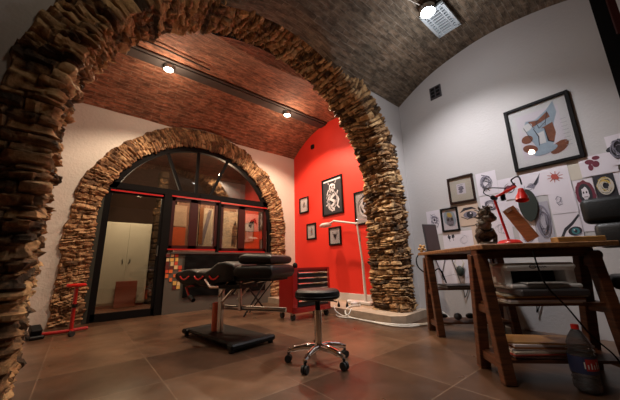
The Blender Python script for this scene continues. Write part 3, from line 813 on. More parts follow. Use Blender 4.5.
sheet('sheet with red-brown radiating star under the large framed watercolour', .62, .40, 1.425, 1.735, 'paper', lambda a: [a.line('ink_red', [(.48 + .08 * math.cos(t), .58 + .06 * math.sin(t)), (.48 + .3 * math.cos(t + .15), .58 + .2 * math.sin(t + .15))], .04) for t in [k * PI / 5 for k in range(10)]] and a.ell('ink_red', .48, .58, .14, .11, wob=.2, sd=4), 1)
sheet('sheet with small blue-grey curl sketch under the red-brown star', .605, .395, 1.205, 1.425, 'paper', lambda a: a.line('ink2', [(.25, .7), (.35, .85), (.48, .75), (.4, .55), (.28, .55), (.35, .4), (.5, .45)], .05).scrib('ink_light', .38, .6, .14, .2, 5, 3, .02), 2)
sheet('burgundy oval portrait print left of the dark ochre print', .39, .245, 1.22, 1.525, 'paper', lambda a: a.ell('ink_bur', .5, .5, .49, .46, wob=.06, sd=3, n=30).ell('ink', .5, .5, .34, .35).ell('paper', .5, .52, .18, .22, wob=.15, sd=3).ell('ink', .42, .55, .04, .04).ell('ink', .57, .55, .04, .04).line('ink', [(.4, .4), (.6, .4)], .04), 1)
sheet('dark print with ochre shapes right of the burgundy portrait', .24, .10, 1.31, 1.535, 'ink', lambda a: a.scrib('ink_yel', .5, .5, .42, .42, 14, 4, .05).scrib('paper2', .5, .5, .4, .4, 12, 24, .04), 1)
sheet('white sheet with dark leaf shapes at lower right of large frame', .31, .055, 1.54, 1.745, 'paper', lambda a: a.ell('ink_bur', .3, .7, .12, .14, rot=.7).ell('ink_bur', .5, .85, .11, .1, rot=-.4).ell('ink_bur', .46, .55, .1, .16).ell('ink_bur', .3, .42, .07, .16), 2)
sheet('sheet with black bushy plant drawing near the right picture edge', .09, -.06, 1.60, 1.90, 'paper', lambda a: a.ell('ink', .5, .55, .42, .25, wob=.4, sd=2, n=30).scrib('ink', .5, .5, .46, .34, 20, 2, .03).scrib('ink2', .5, .5, .46, .4, 12, 7, .03), 3)
sheet('plain lilac sheet beside the dark ochre print', .10, -.06, 1.28, 1.55, 'paper', None)
sheet('plain sheet between burgundy portrait and large eye drawing', .40, .2, 1.0, 1.24, 'paper', lambda a: a.scrib('ink_light', .5, .5, .3, .3, 5, 6, .02))
sheet('large drawing of a teal eye with arched black lash', .605, .40, .9, 1.20, 'paper', lambda a: a.poly('ink', [(.1, .15), (.35, .5), (.65, .68), (.98, .95), (1.0, .88), (.7, .6), (.4, .4), (.2, .12)]).ell('ink', .72, .38, .26, .15, rot=.12).ell('ink_teal', .74, .38, .15, .11).ell('ink', .74, .38, .06, .06).ell('paper', .7, .42, .03, .02).line('ink2', [(.35, .2), (.6, .18), (.95, .3)], .05), 2)
sheet('tall sheet of grey interlaced shading left of the teal eye', .765, .62, .92, 1.36, 'ink_light', lambda a: a.scrib('ink2', .5, .5, .45, .45, 22, 4, .03).scrib('ink', .5, .5, .4, .4, 6, 9, .012), 1)
sheet('scribbled sheet low behind the red lamp base', .93, .77, .9, 1.13, 'paper', lambda a: a.scrib('ink2', .5, .5, .4, .4, 22, 6, .02), 1)
# sheets pinned below desk level
sheet('large lilac sheet on the wall below the desk, at left', 1.95, 1.5, .45, .86, 'paper', lambda a: a.line('ink2', [(.1, .2), (.5, .3), (.9, .22)], .01))
sheet('pale sheet with faint pencil curls between the statuette and dark oval board', 1.2, .98, .95, 1.22, 'paper', lambda a: a.scrib('ink_light', .5, .6, .3, .25, 7, 31, .02).scrib('ink2', .6, .5, .2, .2, 4, 3, .015), 2)
sheet('plain cream sheet directly right of the red-brown star', .40, .31, 1.53, 1.70, 'paper2')
sheet('cream strip of paper under the burgundy portrait', .40, .10, 1.22, 1.32, 'paper2')
# dark oval board
b = MB(); vs = []; n = 28
for x in (XR - .03, XR - .015):
    for i in range(n):
        t = 2 * PI * i / n; vs.append((x, .79 + .085 * math.cos(t) * (1 + .1 * math.sin(t)), 1.34 + .185 * math.sin(t)))
b.add(vs, [list(range(n)), list(range(2 * n - 1, n - 1, -1))] + [[i, (i + 1) % n, n + (i + 1) % n, n + i] for i in range(n)])
tag(b.build('oval_board', 'oval', smooth=0, loc=(XR - .02, .79, 1.34)), 'dark green-black oval board on the wall behind the red lamp shade', 'board')

# ------------------------------------------------------------------ magnifier lamp
t = thing('magnifier_lamp', 'white articulated magnifier lamp standing before the red wall', 'lamp', (3.6, 3.16, .1))
b = MB(); b.box((0, .0, .03), (.10, .5, .05), bevel=.012); b.box((-.02, .0, .03), (.34, .08, .045), bevel=.012); b.build('base', 'white_metal', t)
for (x, y) in ((0, .24), (0, -.24), (-.17, 0), (.13, 0)):
    MB().cyl((x, y - .012, .012), (x, y + .012, .012), .014, 12).build('caster', 'black', t)
MB().tube([(0, -.13, .05), (0, -.13, .08), (0, -.115, .66)], [.028, .024, .022], 14).build('pole', 'white_metal', t)
MB().tube([(0, -.115, .64), (0, -.045, 1.3)], [.017, .015], 12).build('arm_lower', 'white_metal', t)
MB().sph((0, -.045, 1.31), .026).build('joint', 'white_metal', t)
MB().tube([(0, -.045, 1.31), (-.01, .51, 1.43), (-.02, .6, 1.40)], [.016, .018, .014], 12).build('arm_upper', 'white_metal', t)
hd = MB().lathe([(.001, .025), (.09, .02), (.115, 0), (.115, -.025), (.085, -.028), (.085, -.012), (.001, -.012)], n=28, T=Matrix.Translation((-.03, .72, 1.38)) @ Matrix.Rotation(R(-8), 4, 'X')).build('lamp_head', 'white_metal', t)
MB().tube([(0, -.1, 1.0), (0, -.1, 1.2)], .006, 6).build('spring', 'steel', t)

# ------------------------------------------------------------------ tool chest
t = thing('tool_chest', 'red rolling tool chest with dark drawers by the red wall', 'tool chest', (2.665, 3.25, 0), R(-2))
W, D, H0, H1 = .67, .36, .10, .70
b = MB(); b.box((0, D / 2, (H0 + H1) / 2), (W, D, H1 - H0), bevel=.008)
b.box((-W / 2 + .035, -.012, (H0 + H1) / 2), (.07, .03, H1 - H0)); b.box((W / 2 - .02, -.012, (H0 + H1) / 2), (.04, .03, H1 - H0)); b.box((0, -.012, H0 + .035), (W, .03, .07)); b.box((0, -.008, H1 - .01), (W, .03, .03))
b.build('body', 'red', t, smooth=0)
zs = [.175, .265, .345, .42, .495, .57, .645]
for i in range(6):
    z0, z1 = zs[i] + .004, zs[i + 1] - .004
    dr = MB().box((.015, -.012, (z0 + z1) / 2), (W - .12, .026, z1 - z0), bevel=.003).build('drawer', 'chest_dark', t, smooth=0)
    MB().box((.015, -.032, z1 - .01), (W - .13, .024, .02), bevel=.005).build('handle', 'chrome', dr, smooth=0)
for (x, y) in ((-.3, .04), (-.3, .32), (.3, .04), (.3, .32)):
    c = MB().cyl((x - .015, y, .045), (x + .015, y, .045), .045, 18).build('caster', 'rubber', t)
    MB().box((x, y, .085), (.05, .05, .03)).build('bracket', 'steel', c, smooth=0)
tag(MB().lathe([(.03, 0), (.038, .02), (.035, .055), (.02, .075), (.001, .08)]).build('jar', 'black', loc=(0, 0, 0)), 'small black round jar on top of the red tool chest', 'jar').location = (2.5, 3.42, .701)

# ------------------------------------------------------------------ rolling stool
t = thing('rolling_stool', 'round black stool with chrome pole and five castor base', 'stool', (1.548, 1.812, 0))
b = MB(); b.lathe([(.001, .545), (.12, .552), (.16, .548), (.178, .535), (.184, .515), (.18, .485), (.165, .474), (.001, .48)], n=40); b.build('seat', 'leather', t)
MB().lathe([(.184, .504), (.187, .500), (.184, .496)], n=40).build('piping', 'black', t)
b = MB(); b.cyl((0, 0, .09), (0, 0, .39), .031, 20); b.build('pole', 'chrome', t)
MB().cyl((0, 0, .38), (0, 0, .48), .02, 16).build('gas_lift', 'black', t)
MB().lathe([(.03, .09), (.045, .1), (.045, .125), (.03, .14)], n=20).build('hub', 'chrome', t)
MB().tube([(.02, 0, .455), (.12, -.06, .45), (.15, -.075, .44)], .006, 8).build('lever', 'chrome', t)
for k in range(5):
    a = R(205 + 72 * k); c, s = math.cos(a), math.sin(a)
    lg = MB().tube(spline([(.03 * c, .03 * s, .115), (.11 * c, .11 * s, .115), (.2 * c, .2 * s, .098), (.245 * c, .245 * s, .082)]), [.026] * 7 + [.023] * 6 + [.018] * 6, 12).build('leg', 'chrome', t)
    x, y = .245 * c, .245 * s
    cs = MB(); p = Vector((-s, c, 0)) * .018
    for sg in (-1, 1): cs.cyl((x + p.x * sg * .3, y + p.y * sg * .3, .028), (x + p.x * sg * 1.2, y + p.y * sg * 1.2, .028), .028, 16)
    cs.cyl((x, y, .04), (x, y, .075), .01, 10); cs.build('caster', 'rubber', lg)

# ------------------------------------------------------------------ tattoo bed
ang = math.atan2(.88, -.48)   # axis direction
t = thing('tattoo_bed', 'black padded adjustable treatment bed on wide black base plate', 'bed', (1.3, 3.03, 0), ang)
# local x runs towards the window wall, y to the left
BR = Matrix.Rotation(R(-21), 4, 'Z')
b = MB(); b.box((.02, 0, .055), (.95, .42, .035), bevel=.012, T=BR); b.box((-.47, 0, .05), (.1, .5, .05), bevel=.015, T=BR); b.box((.5, 0, .05), (.1, .48, .05), bevel=.015, T=BR)
b.build('base_plate', 'black', t)
for (x, y) in ((-.47, .22), (-.47, -.22), (.5, .2), (.5, -.2)): MB().cyl(BR @ Vector((x, y, 0)), BR @ Vector((x, y, .04)), .025, 12).build('foot', 'rubber', t)
MB().cyl((.16, -.02, .07), (.16, -.02, .36), .045, 20).build('hydraulic_cylinder', 'orange_cyl', t)
b = MB(); b.bar((.06, .03, .07), (.06, .03, .66), .05, .05, bevel=.006); b.bar((-.14, -.04, .28), (-.12, -.04, .6), .035, .035, bevel=.005); b.build('column', 'steel', t)
MB().cyl((.28, -.06, .31), (-.66, -.10, .30), .024, 14).build('push_bar', 'steel', t)
b = MB()
for y in (-.15, .12):
    b.tube([(-.02, y, .38), (-.2, y, .56), (-.42, y, .60)], .014, 10); b.tube([(.02, y, .44), (-.1, y, .60)], .014, 10)
    b.tube([(.1, y, .6), (.34, y, .62)], .014, 10)
b.build('scissor_arms', 'chrome', t)
b = MB(); b.box((-.43, 0, .615), (.42, .36, .03)); b.box((.1, 0, .545), (.75, .34, .04)); b.build('under_frame', 'black', t, smooth=0)
# cushions
def pad(prof, w, y0=0, name='cushion', r=.03):
    """prof: list of (x, zbottom, ztop)"""
    b = MB(); vs = []; n = len(prof); ring = []
    for (x, zb, zt) in prof:
        h = zt - zb; rr = min(r, h * .45); pts = []
        for (cy, cz, a0) in ((w / 2 - rr, zb + rr, -90), (w / 2 - rr, zt - rr, 0), (-w / 2 + rr, zt - rr, 90), (-w / 2 + rr, zb + rr, 180)):
            for k in range(4):
                a = R(a0 + 30 * k); pts.append((x, y0 + cy + rr * math.cos(a), cz + rr * math.sin(a)))
        vs += pts
    fs = []
    for i in range(n - 1):
        for k in range(16): fs.append([i * 16 + k, i * 16 + (k + 1) % 16, (i + 1) * 16 + (k + 1) % 16, (i + 1) * 16 + k])
    fs.append(list(range(16))[::-1]); fs.append([(n - 1) * 16 + k for k in range(16)])
    b.add(vs, fs); return b.build(name, 'leather', t, smooth=50)
pad([(-.69, .66, .72), (-.675, .63, .745), (-.63, .62, .755), (-.3, .63, .755), (-.26, .64, .745), (-.25, .66, .72)], .5, name='leg_cushion', r=.045)
pad([(-.665, .78, .83), (-.65, .765, .845), (-.6, .76, .855), (-.34, .765, .87), (-.3, .77, .86), (-.29, .79, .84)], .46, name='top_cushion', r=.045)
pad([(-.24, .64, .73), (-.22, .60, .77), (-.12, .59, .80), (-.02, .58, .79), (.05, .56, .74), (.13, .55, .70), (.22, .56, .705), (.25, .58, .70)], .46, name='seat_cushion')
pad([(.26, .57, .69), (.28, .55, .71), (.36, .55, .73), (.44, .56, .725), (.50, .58, .71), (.52, .60, .69)], .42, name='back_cushion')
pad([(.54, .61, .68), (.56, .59, .70), (.62, .60, .705), (.65, .62, .69)], .26, name='head_cushion')
# handles and hanging arm rest
MB().tube([(.3, .18, .56), (.36, .24, .54), (.26, .27, .42)], .013, 8).build('hand_lever', 'red', t)
MB().tube([(.28, .26, .45), (.2, .29, .42)], .022, 10).build('lever_grip', 'black', t)
for x in (.4, .2, 0):
    MB().tube(spline([(x + .06, .238, .655), (x + .03, .242, .63), (x, .242, .622), (x - .03, .242, .63), (x - .06, .238, .655)], 3), .008, 6).build('red_strap', 'red_bright', t)
MB().tube([(.1, .25, .62), (.0, .28, .55), (-.1, .27, .55)], .012, 8).build('side_rail', 'chrome', t)

# black camera-tripod like stand behind the bed
t = thing('folding_stand', 'thin black folding stand behind the right end of the bed', 'stand', (2.25, 4.15, 0))
for (x0, x1, y1) in ((-.25, .3, -.1), (.25, -.3, .1), (.0, .25, .2)):
    MB().bar((x0, y1, .012), (x1, -y1, .56), .022, .014).build('leg', 'black', t, smooth=0)
MB().box((0, 0, .58), (.5, .2, .03), bevel=.01).build('shelf', 'black', t)

# ------------------------------------------------------------------ red arm stand at left
t = thing('arm_stand', 'red T-shaped arm stand with pad before the glass door', 'stand', (.02, 4.66, 0))
b = MB(); b.tube([(-.3, -.04, .04), (.0, 0, .035), (.16, .06, .035)], .02, 10); b.tube([(.0, 0, .035), (.02, -.2, .03)], .018, 10); b.build('foot_bar', 'red', t)
b = MB(); b.tube([(0, 0, .03), (-.01, 0, .54)], .021, 12); b.build('post', 'red', t)
MB().tube([(0, 0, .3), (0, 0, .34)], .03, 12).build('collar', 'black', t)
MB().box((-.015, 0, .565), (.2, .09, .04), bevel=.016, seg=2).build('pad', 'red_bright', t)
MB().cyl((.0, -.2, .03), (.02, -.23, .03), .03, 12).build('foot_cap', 'rubber', t)
t = thing('floor_pedal', 'black foot pedal on the floor beside the red arm stand', 'pedal', (-.29, 4.62, 0), R(15))
MB().box((0, 0, .02), (.13, .2, .04), bevel=.01).build('base', 'black', t)
MB().box((0, .02, .09), (.1, .14, .07), rot=(R(20), 0, 0), bevel=.01).build('treadle', 'black', t)

# ------------------------------------------------------------------ desk (set at 45 degrees): local u = along front edge, v = depth
S2 = math.sqrt(.5)
DT = Matrix(((S2, S2, 0, 0), (S2, -S2, 0, 0), (0, 0, 1, 0), (0, 0, 0, 1)))   # (u,v) -> world
def W_(u, v, z=0): return ((u + v) * S2, (u - v) * S2, z)
u0, u1, v0, v1 = 2.84 * S2, 5.06 * S2, 1.38 * S2, 2.59 * S2
DR = R(45)
def desk_box(b, cu, cv, cz, du, dv, dz, bevel=.004, loc=(0, 0, 0)):
    x, y, _ = W_(cu, cv); return b.box((x, y, cz), (du, dv, dz), rot=(0, 0, DR), bevel=bevel)
b = MB(); desk_box(b, (u0 + u1) / 2, (v0 + v1) / 2, .838, u1 - u0, v1 - v0, .034, .005)
tag(b.build('desktop', 'wood_top', smooth=0, loc=W_((u0 + u1) / 2, (v0 + v1) / 2, .838)), 'worn brown wooden desktop board lying on the two trestles', 'desktop')
def trestle(label, cu):
    base = Vector(W_(cu, v0 + .05, 0)); t = thing('trestle', label, 'trestle', tuple(base), 0, 'dark wooden trestles under the desktop')
    def L(u, v, z): p = Vector(W_(u, v, z)); return (p.x - base.x, p.y - base.y, z)
    va, vb = v0 + .03, v0 + .76; n = Vector(W_(0, 1, 0))
    for v in (va, vb):
        for s in (-1, 1):
            MB().bar(L(cu + s * .15, v, 0), L(cu + s * .045, v, .79), .06, .07, up=tuple(n), bevel=.004).build('leg', 'wood_dark', t, smooth=0)
        for (z, k) in ((.10, .15), (.42, .105), (.72, .065)):
            MB().bar(L(cu - k, v, z), L(cu + k, v, z), .035, .05, up=(0, 0, 1)).build('cross_rung', 'wood_dark', t, smooth=0)
    MB().bar(L(cu, va - .02, .79), L(cu, vb + .02, .79), .09, .06, bevel=.004).build('top_rail', 'wood_dark', t, smooth=0)
    for z, w in ((.115, .27), (.445, .2)):
        MB().bar(L(cu, va, z + .01), L(cu, vb, z + .01), w, .018).build('shelf', 'wood_dark', t, smooth=0)
    return t
trestle('dark wooden trestle with shelves under the near right end of desktop', 3.03 * S2 + .02)
trestle('dark wooden trestle under the far left end of desktop', 4.68 * S2)

def stack(name, label, cat, cu, cv, z, n, w, l, seed, mats, th=(.004, .014)):
    r = random.Random(seed); b = []
    for i in range(n):
        h = r.uniform(*th); x, y, _ = W_(cu + r.uniform(-.012, .012), cv + r.uniform(-.02, .02))
        o = MB().box((0, 0, 0), (w * r.uniform(.85, 1), l * r.uniform(.85, 1), h - .0012)).build(name, mats[i % len(mats)], smooth=0)
        o.location = (x, y, z + h / 2); o.rotation_euler = (0, 0, DR + R(r.uniform(-7, 7))); z += h
        tag(o, label, cat, label.replace(' in the', 's in the')); b.append(o)
    return z
cu2 = 3.03 * S2 + .02
zt = stack('magazine', 'flat magazine in the pile on the bottom trestle shelf behind bottle', 'magazine', cu2, v0 + .34, .136, 8, .235, .5, 4, ['paper', 'beige', 'ink_red', 'paper2', 'paper', 'wood_panel', 'paper', 'gold'], (.007, .014))
zt2 = stack('magazine', 'flat magazine in the pile on the middle trestle shelf under printer', 'magazine', cu2, v0 + .36, .466, 5, .26, .52, 9, ['paper2', 'paper', 'wood_panel', 'gold', 'paper2'], (.007, .013))
t = thing('printer', 'white inkjet printer on the pile of magazines under the desktop', 'printer', (*W_(cu2 - .02, v0 + .36)[:2], zt2 + .001), DR)
b = MB(); b.box((0, 0, .055), (.27, .44, .03), bevel=.01)   # lower tray deck
b.box((.02, 0, .18), (.26, .46, .05), bevel=.02); b.box((.03, -.20, .12), (.22, .06, .12), bevel=.01); b.box((.03, .20, .12), (.22, .06, .12), bevel=.01); b.box((.1, 0, .12), (.06, .4, .12))
b.build('body', 'white', t)
MB().box((.05, 0, .12), (.04, .34, .11)).build('paper_slot', 'black', t, smooth=0)
MB().box((-.05, 0, .022), (.3, .4, .04), bevel=.008).build('tray', 'dgrey', t)
MB().box((-.11, 0, .078), (.1, .26, .006)).build('output_tray', 'white', t, smooth=0)
b = MB(); xx = -.112
b.tube([(xx, .05 + .02 * math.cos(k * PI / 6), .182 + .012 * math.sin(k * PI / 6)) for k in range(13)], .0025, 6)
b.tube([(xx, .03 - .008 * k, .176 + .006 * (k % 2)) for k in range(9)], .0025, 6)
b.build('logo', 'ink', t)
# closed laptop-like flat box on far trestle shelf
cu1 = 4.68 * S2
t = thing('laptop', 'closed grey laptop on the middle shelf of the far trestle', 'laptop', (*W_(cu1 - .02, v0 + .34)[:2], .466), DR)
MB().box((0, 0, .01), (.3, .4, .018), bevel=.004).build('base', 'grey', t); MB().box((0, 0, .026), (.3, .4, .01), bevel=.003).build('lid', 'dgrey', t)
r9 = random.Random(8)
for i in range(4):
    o = MB().sph((0, 0, 0), .05, sc=(r9.uniform(.8, 1.4), r9.uniform(.7, 1.1), r9.uniform(.4, .7))).build('shoe_bag', 'dgrey' if i % 2 else 'black')
    x, y, _ = W_(cu1 + r9.uniform(-.05, .05), v0 + .12 + i * .14); o.location = (x, y, .136 + .036)
    tag(o, 'dark rounded pouch on the bottom shelf of far trestle', 'pouch', 'pouches on the far trestle shelf')
# cable bundles
tag(MB().tube(spline([(3.80, 2.1, .06), (3.7, 1.95, .03), (3.45, 1.9, .012), (3.2, 2.0, .012), (3.03, 2.12, .02), (3.0, 2.5, .012), (3.06, 2.9, .012), (3.09, 3.0, .07), (3.25, 3.05, .115), (3.45, 3.02, .115)]), .012, 8).build('cable', 'cable_w'), 'thick white cable running round the stone pier to the magnifier lamp', 'cable')
tag(MB().tube(spline([(3.78, 1.9, .1), (3.6, 1.7, .012), (3.3, 1.9, .012), (3.08, 1.98, .012), (2.98, 2.2, .012), (3.02, 2.75, .012), (2.96, 3.0, .012), (3.05, 3.15, .012)]), .009, 8).build('cable', 'cable_w'), 'thinner white cable on floor tiles from pier towards under the desk', 'cable')
tag(MB().tube(spline([(3.06, 3.2, .13), (3.0, 3.1, .07), (3.02, 2.98, .02), (3.0, 2.86, .05), (3.07, 2.86, .12)]), .009, 8).build('cable', 'cable_w'), 'short white cable loop hanging over the plinth edge', 'cable')
for i, (x, y) in enumerate(((3.18, 3.22), (3.24, 3.10))):
    t = thing('plug', ['left', 'right'][i] + ' black plug standing on the white plinth edge', 'plug', (x, y, .1)); MB().lathe([(.02, 0), (.022, .03), (.014, .05), (.008, .07)], n=12).build('body', 'black', t); MB().tube([(0, 0, .07), (.01, .02, .09), (.04, .03, .05), (.05, .05, .012)], .005, 6).build('cord', 'black', t)
t = thing('socket_box', 'white socket box low on the wall below desk left end', 'socket', (XR - .001, 2.02, .2))
MB().box((-.03, 0, 0), (.06, .12, .16), bevel=.008).build('body', 'white', t); MB().cyl((-.06, 0, .02), (-.064, 0, .02), .022, 14).build('outlet', 'grey', t)
for k, (ya, za, yb_, zb) in enumerate(((1.95, .8, 1.8, .55), (1.72, .78, 1.5, .3), (1.5, .75, 1.3, .25), (1.3, .78, 1.05, .3), (1.0, .7, .8, .2))):
    tag(MB().tube(spline([(XR - .012, ya, za), (XR - .03, ya - .1, (za + zb) / 2 - .15), (XR - .02, (ya + yb_) / 2, zb), (XR - .012, yb_, zb + .25)]), .005, 6).build('cable', 'black'),
        'thin black cable drooping on the wall behind the desk trestles', 'cable', 'black cables drooping behind the desk')
tag(MB().tube(spline([W_(cu2 - .21, v0 + .28, .80), W_(cu2 - .23, v0 + .3, .6), W_(cu2 - .2, v0 + .42, .45), W_(cu2 - .22, v0 + .5, .3), W_(cu2 - .21, v0 + .62, .17), W_(cu2 - .22, v0 + .66, .012)]), .005, 6).build('cable', 'black'), 'black cable hanging from the desktop right end past the magazine shelves', 'cable')
tag(MB().tube(spline([W_(u1 + .015, v0 + .02, .84), W_(u1 + .05, v0 - .01, .78), W_(u1 + .03, v0, .68), W_(u1 - .02, v0 + .1, .6), W_(u1 - .1, v0 + .2, .66), W_(u1 - .12, v0 + .25, .5)]), .008, 8).build('cable', 'black'), 'black cable looping off the far left end of the desktop', 'cable')
t = thing('wall_mask', 'small green and black mask hung on wall under the desktop', 'mask', (XR - .01, 1.62, .62))
MB().sph((-.03, 0, 0), .06, sc=(.5, .8, 1.1)).build('face', 'oval', t)
for s in (-1, 1): MB().tube([(-.03, s * .03, .05), (-.03, s * .06, .1), (-.03, s * .04, .14)], [.012, .009, .004], 8).build('horn', 'paper2', t)

# things on the desktop
ZD = .8555
t = thing('display_panel', 'dark grey upright panel leaning at the desktop far left end', 'panel', (*W_(u1 - .17, v0 + .13)[:2], ZD), R(-22))
MB().box((0, 0, .165), (.2, .015, .33), rot=(R(-6), 0, 0), bevel=.006).build('frame', 'dgrey', t)
MB().box((0, -.012, .165), (.17, .004, .29), rot=(R(-6), 0, 0)).build('screen', 'screen', t, smooth=0)
MB().box((0, .03, .01), (.1, .09, .012)).build('stand', 'dgrey', t, smooth=0)
t = thing('trinket', 'small orange-brown knotted trinket at the desktop left corner', 'ornament', (*W_(u1 - .03, v0 + .05)[:2], ZD))
b = MB(); r9 = random.Random(3)
for k in range(9): b.sph((r9.uniform(-.03, .03), r9.uniform(-.03, .03), .02 + k * .008), .018)
b.build('body', 'gold', t)
# statuette
bx, by, _ = W_(3.43 * S2 + .02, v0 + .27)
t = thing('statuette', 'dark bronze dragon-like statuette with spikes on the desktop', 'statuette', (bx, by, ZD), R(40))
MB().lathe([(.085, 0), (.09, .015), (.07, .035), (.04, .04)], n=18).build('base', 'bronze', t)
pth = spline([(.02, 0, .075), (.06, .0, .12), (.03, .02, .17), (-.04, 0, .20), (-.06, -.01, .245), (-.02, 0, .285), (.05, 0, .28), (.09, 0, .25)], 5)
b = MB(); nn_ = len(pth)
b.tube(pth, [(.042 + .016 * math.sin(i * 1.1)) * (1 if i < nn_ * .6 else max(.3, 1 - (i - nn_ * .6) / (nn_ * .5))) for i in range(nn_)], 12)
b.build('body', 'bronze', t, smooth=60)
r9 = random.Random(6)
b = MB()
for k in range(22):
    p = pth[int(k / 22 * nn_)]; a = r9.uniform(0, 2 * PI); dx, dz = math.cos(a) * .07, abs(math.sin(a)) * .05
    b.tube([(p.x, p.y, p.z), (p.x + dx * .7, p.y + r9.uniform(-.03, .03), p.z + dz), (p.x + dx * 1.2, p.y + r9.uniform(-.04, .04), p.z + dz + .02)], [.02, .012, .002], 6)
b.build('spikes', 'bronze', t)
for sgn in (-1, 1):
    b = MB(); b.tube([(.0, sgn * .03, .14), (.03, sgn * .07, .09), (.02, sgn * .06, .03)], [.026, .02, .016], 8); b.build('leg', 'bronze', t)
    MB().tube(spline([(.02, sgn * .015, .29), (-.02, sgn * .04, .33), (-.05, sgn * .05, .32)]), .008, 6).build('horn', 'bronze', t)
b = MB()
b.tube(spline([(.05, -.02, .07), (.13, -.03, .06), (.17, -.02, .12), (.14, 0, .17), (.18, 0, .21)]), .014, 8)
b.build('tail', 'bronze', t, smooth=60)
# leaning brown panel
t = thing('clipboard', 'brown wooden board leaning against wall behind the red lamp', 'board', (*W_(3.08 * S2 + .0, v0 + .40)[:2], ZD + .004), R(80))
MB().box((.02, 0, .15), (.085, .012, .27), rot=(R(-8), R(24), 0)).build('board', 'wood_panel', t, smooth=0)
MB().box((.07, .016, .26), (.04, .02, .03), rot=(0, R(24), 0)).build('clip', 'steel', t, smooth=0)
# red desk lamp
lx, ly, _ = W_(3.03 * S2 + .02, v0 + .27)
t = thing('desk_lamp', 'red articulated desk lamp with bright red shade', 'desk lamp', (lx, ly, ZD))
MB().lathe([(.001, 0), (.075, 0), (.078, .012), (.06, .03), (.02, .038), (.001, .04)], n=28).build('base', 'red_bright', t)
uu = Vector(W_(-1, .0, 0)); uu.z = 0      # towards the right along the desk
def Q(u, z, off=0): return (uu.x * u + off * .01, uu.y * u, z)
e1 = (.0 + .01, .0 + .05, .36)
b = MB()
for o in (-.012, .012): b.tube([(o, 0, .03), (e1[0] + o, e1[1], e1[2])], .006, 8)
b.build('arm_lower', 'red_bright', t)
b = MB(); e2 = Vector(e1) + Vector((-.06, -.165, .045))
for o in (-.012, .012): b.tube([(e1[0] + o, e1[1], e1[2]), (e2.x + o, e2.y, e2.z)], .006, 8)
b.build('arm_upper', 'red_bright', t)
MB().cyl((e1[0] - .025, e1[1], e1[2]), (e1[0] + .025, e1[1], e1[2]), .018, 14).build('elbow', 'black', t)
MB().tube(spline([(e1[0], e1[1], e1[2]), (e1[0] - .01, e1[1] + .06, e1[2] + .05), (e1[0] - .02, e1[1] + .02, e1[2] + .08), (e2.x, e2.y + .06, e2.z + .0)]), .004, 6).build('cord', 'black', t)
sh = MB().lathe([(.01, .045), (.017, .04), (.022, .013), (.036, -.022), (.04, -.048), (.037, -.048), (.032, -.021), (.018, .011), (.001, .02)], n=26, T=Matrix.Translation(e2 + Vector((-.01, -.025, -.065))) @ Matrix.Rotation(R(14), 4, 'Y')).build('lamp_shade', 'red_bright', t)
MB().tube(spline([(e2.x, e2.y, e2.z - .0), (e2.x, e2.y + .02, e2.z + .05), (e2.x - .02, e2.y - .03, e2.z + .06), (e2.x - .02, e2.y - .04, e2.z)]), .005, 6).build('shade_bracket', 'black', t)
# long honey wood box at the right end
o = MB().box((0, 0, 0), (.07, .3, .035), bevel=.004).build('pencil_box', 'gold', smooth=0); o.location = (*W_(u0 + .06, v1 - .2)[:2], ZD + .018); o.rotation_euler = (0, 0, DR)
tag(o, 'honey coloured flat wooden box on the right end of desktop', 'box')
for i, (du, dv) in enumerate(((.16, .12), (.6, .14), (.72, .3))):
    o = MB().box((0, 0, 0), (.12, .17, .006)).build('loose_sheet', 'paper', smooth=0); o.location = (*W_(u0 + du, v0 + dv)[:2], ZD + .0035); o.rotation_euler = (0, 0, DR + i * .3)
    tag(o, 'loose pale sheet lying flat on the desktop', 'sheet', 'loose sheets on the desktop')

# ------------------------------------------------------------------ bottle
t = thing('plastic_bottle', 'clear plastic bottle with red cap and red label beside magazines', 'bottle', (2.36, .385, 0))
MB().lathe([(.02, .012), (.045, .0), (.062, .02), (.064, .05), (.058, .06), (.064, .072), (.058, .084), (.063, .1), (.063, .2), (.056, .212), (.062, .226), (.055, .238), (.058, .255), (.045, .29), (.024, .325), (.017, .335), (.017, .35)], n=28).build('body', 'pet', t)
MB().lathe([(.019, .335), (.019, .36), (.001, .362)], n=20).build('cap', 'red_bright', t)
b = MB(); b.use('lab_blue').lathe([(.0645, .105), (.0645, .195)], n=28)
b.f = [f for f in b.f if len(f) == 4]; b.m = b.m[:len(b.f)]
b.use('lab_red')
for k in range(16, 24):
    a0, a1 = 2 * PI * (k - .5) / 28, 2 * PI * (k + .5) / 28; rr_ = .0655
    b.add([(rr_ * math.cos(a0), rr_ * math.sin(a0), .125), (rr_ * math.cos(a1), rr_ * math.sin(a1), .125), (rr_ * math.cos(a1), rr_ * math.sin(a1), .185), (rr_ * math.cos(a0), rr_ * math.sin(a0), .185)], [[0, 1, 2, 3]])
b.build('label_band', None, t)
b = MB()
for k, a in enumerate([R(195 + 13 * i) for i in range(7)]):
    rr_ = .0665; h = [.035, .022, .03, .022, .036, .02, .03][k]
    b.add([(rr_ * math.cos(a - .04), rr_ * math.sin(a - .04), .135), (rr_ * math.cos(a + .04), rr_ * math.sin(a + .04), .135), (rr_ * math.cos(a + .04), rr_ * math.sin(a + .04), .135 + h), (rr_ * math.cos(a - .04), rr_ * math.sin(a - .04), .135 + h)], [[0, 1, 2, 3]])
b.build('lettering', 'white', t)

# ------------------------------------------------------------------ office chair at the right edge
t = thing('office_chair', 'black leather swivel armchair pushed to the desk at right edge', 'chair', (3.08, .0, 0), R(96))
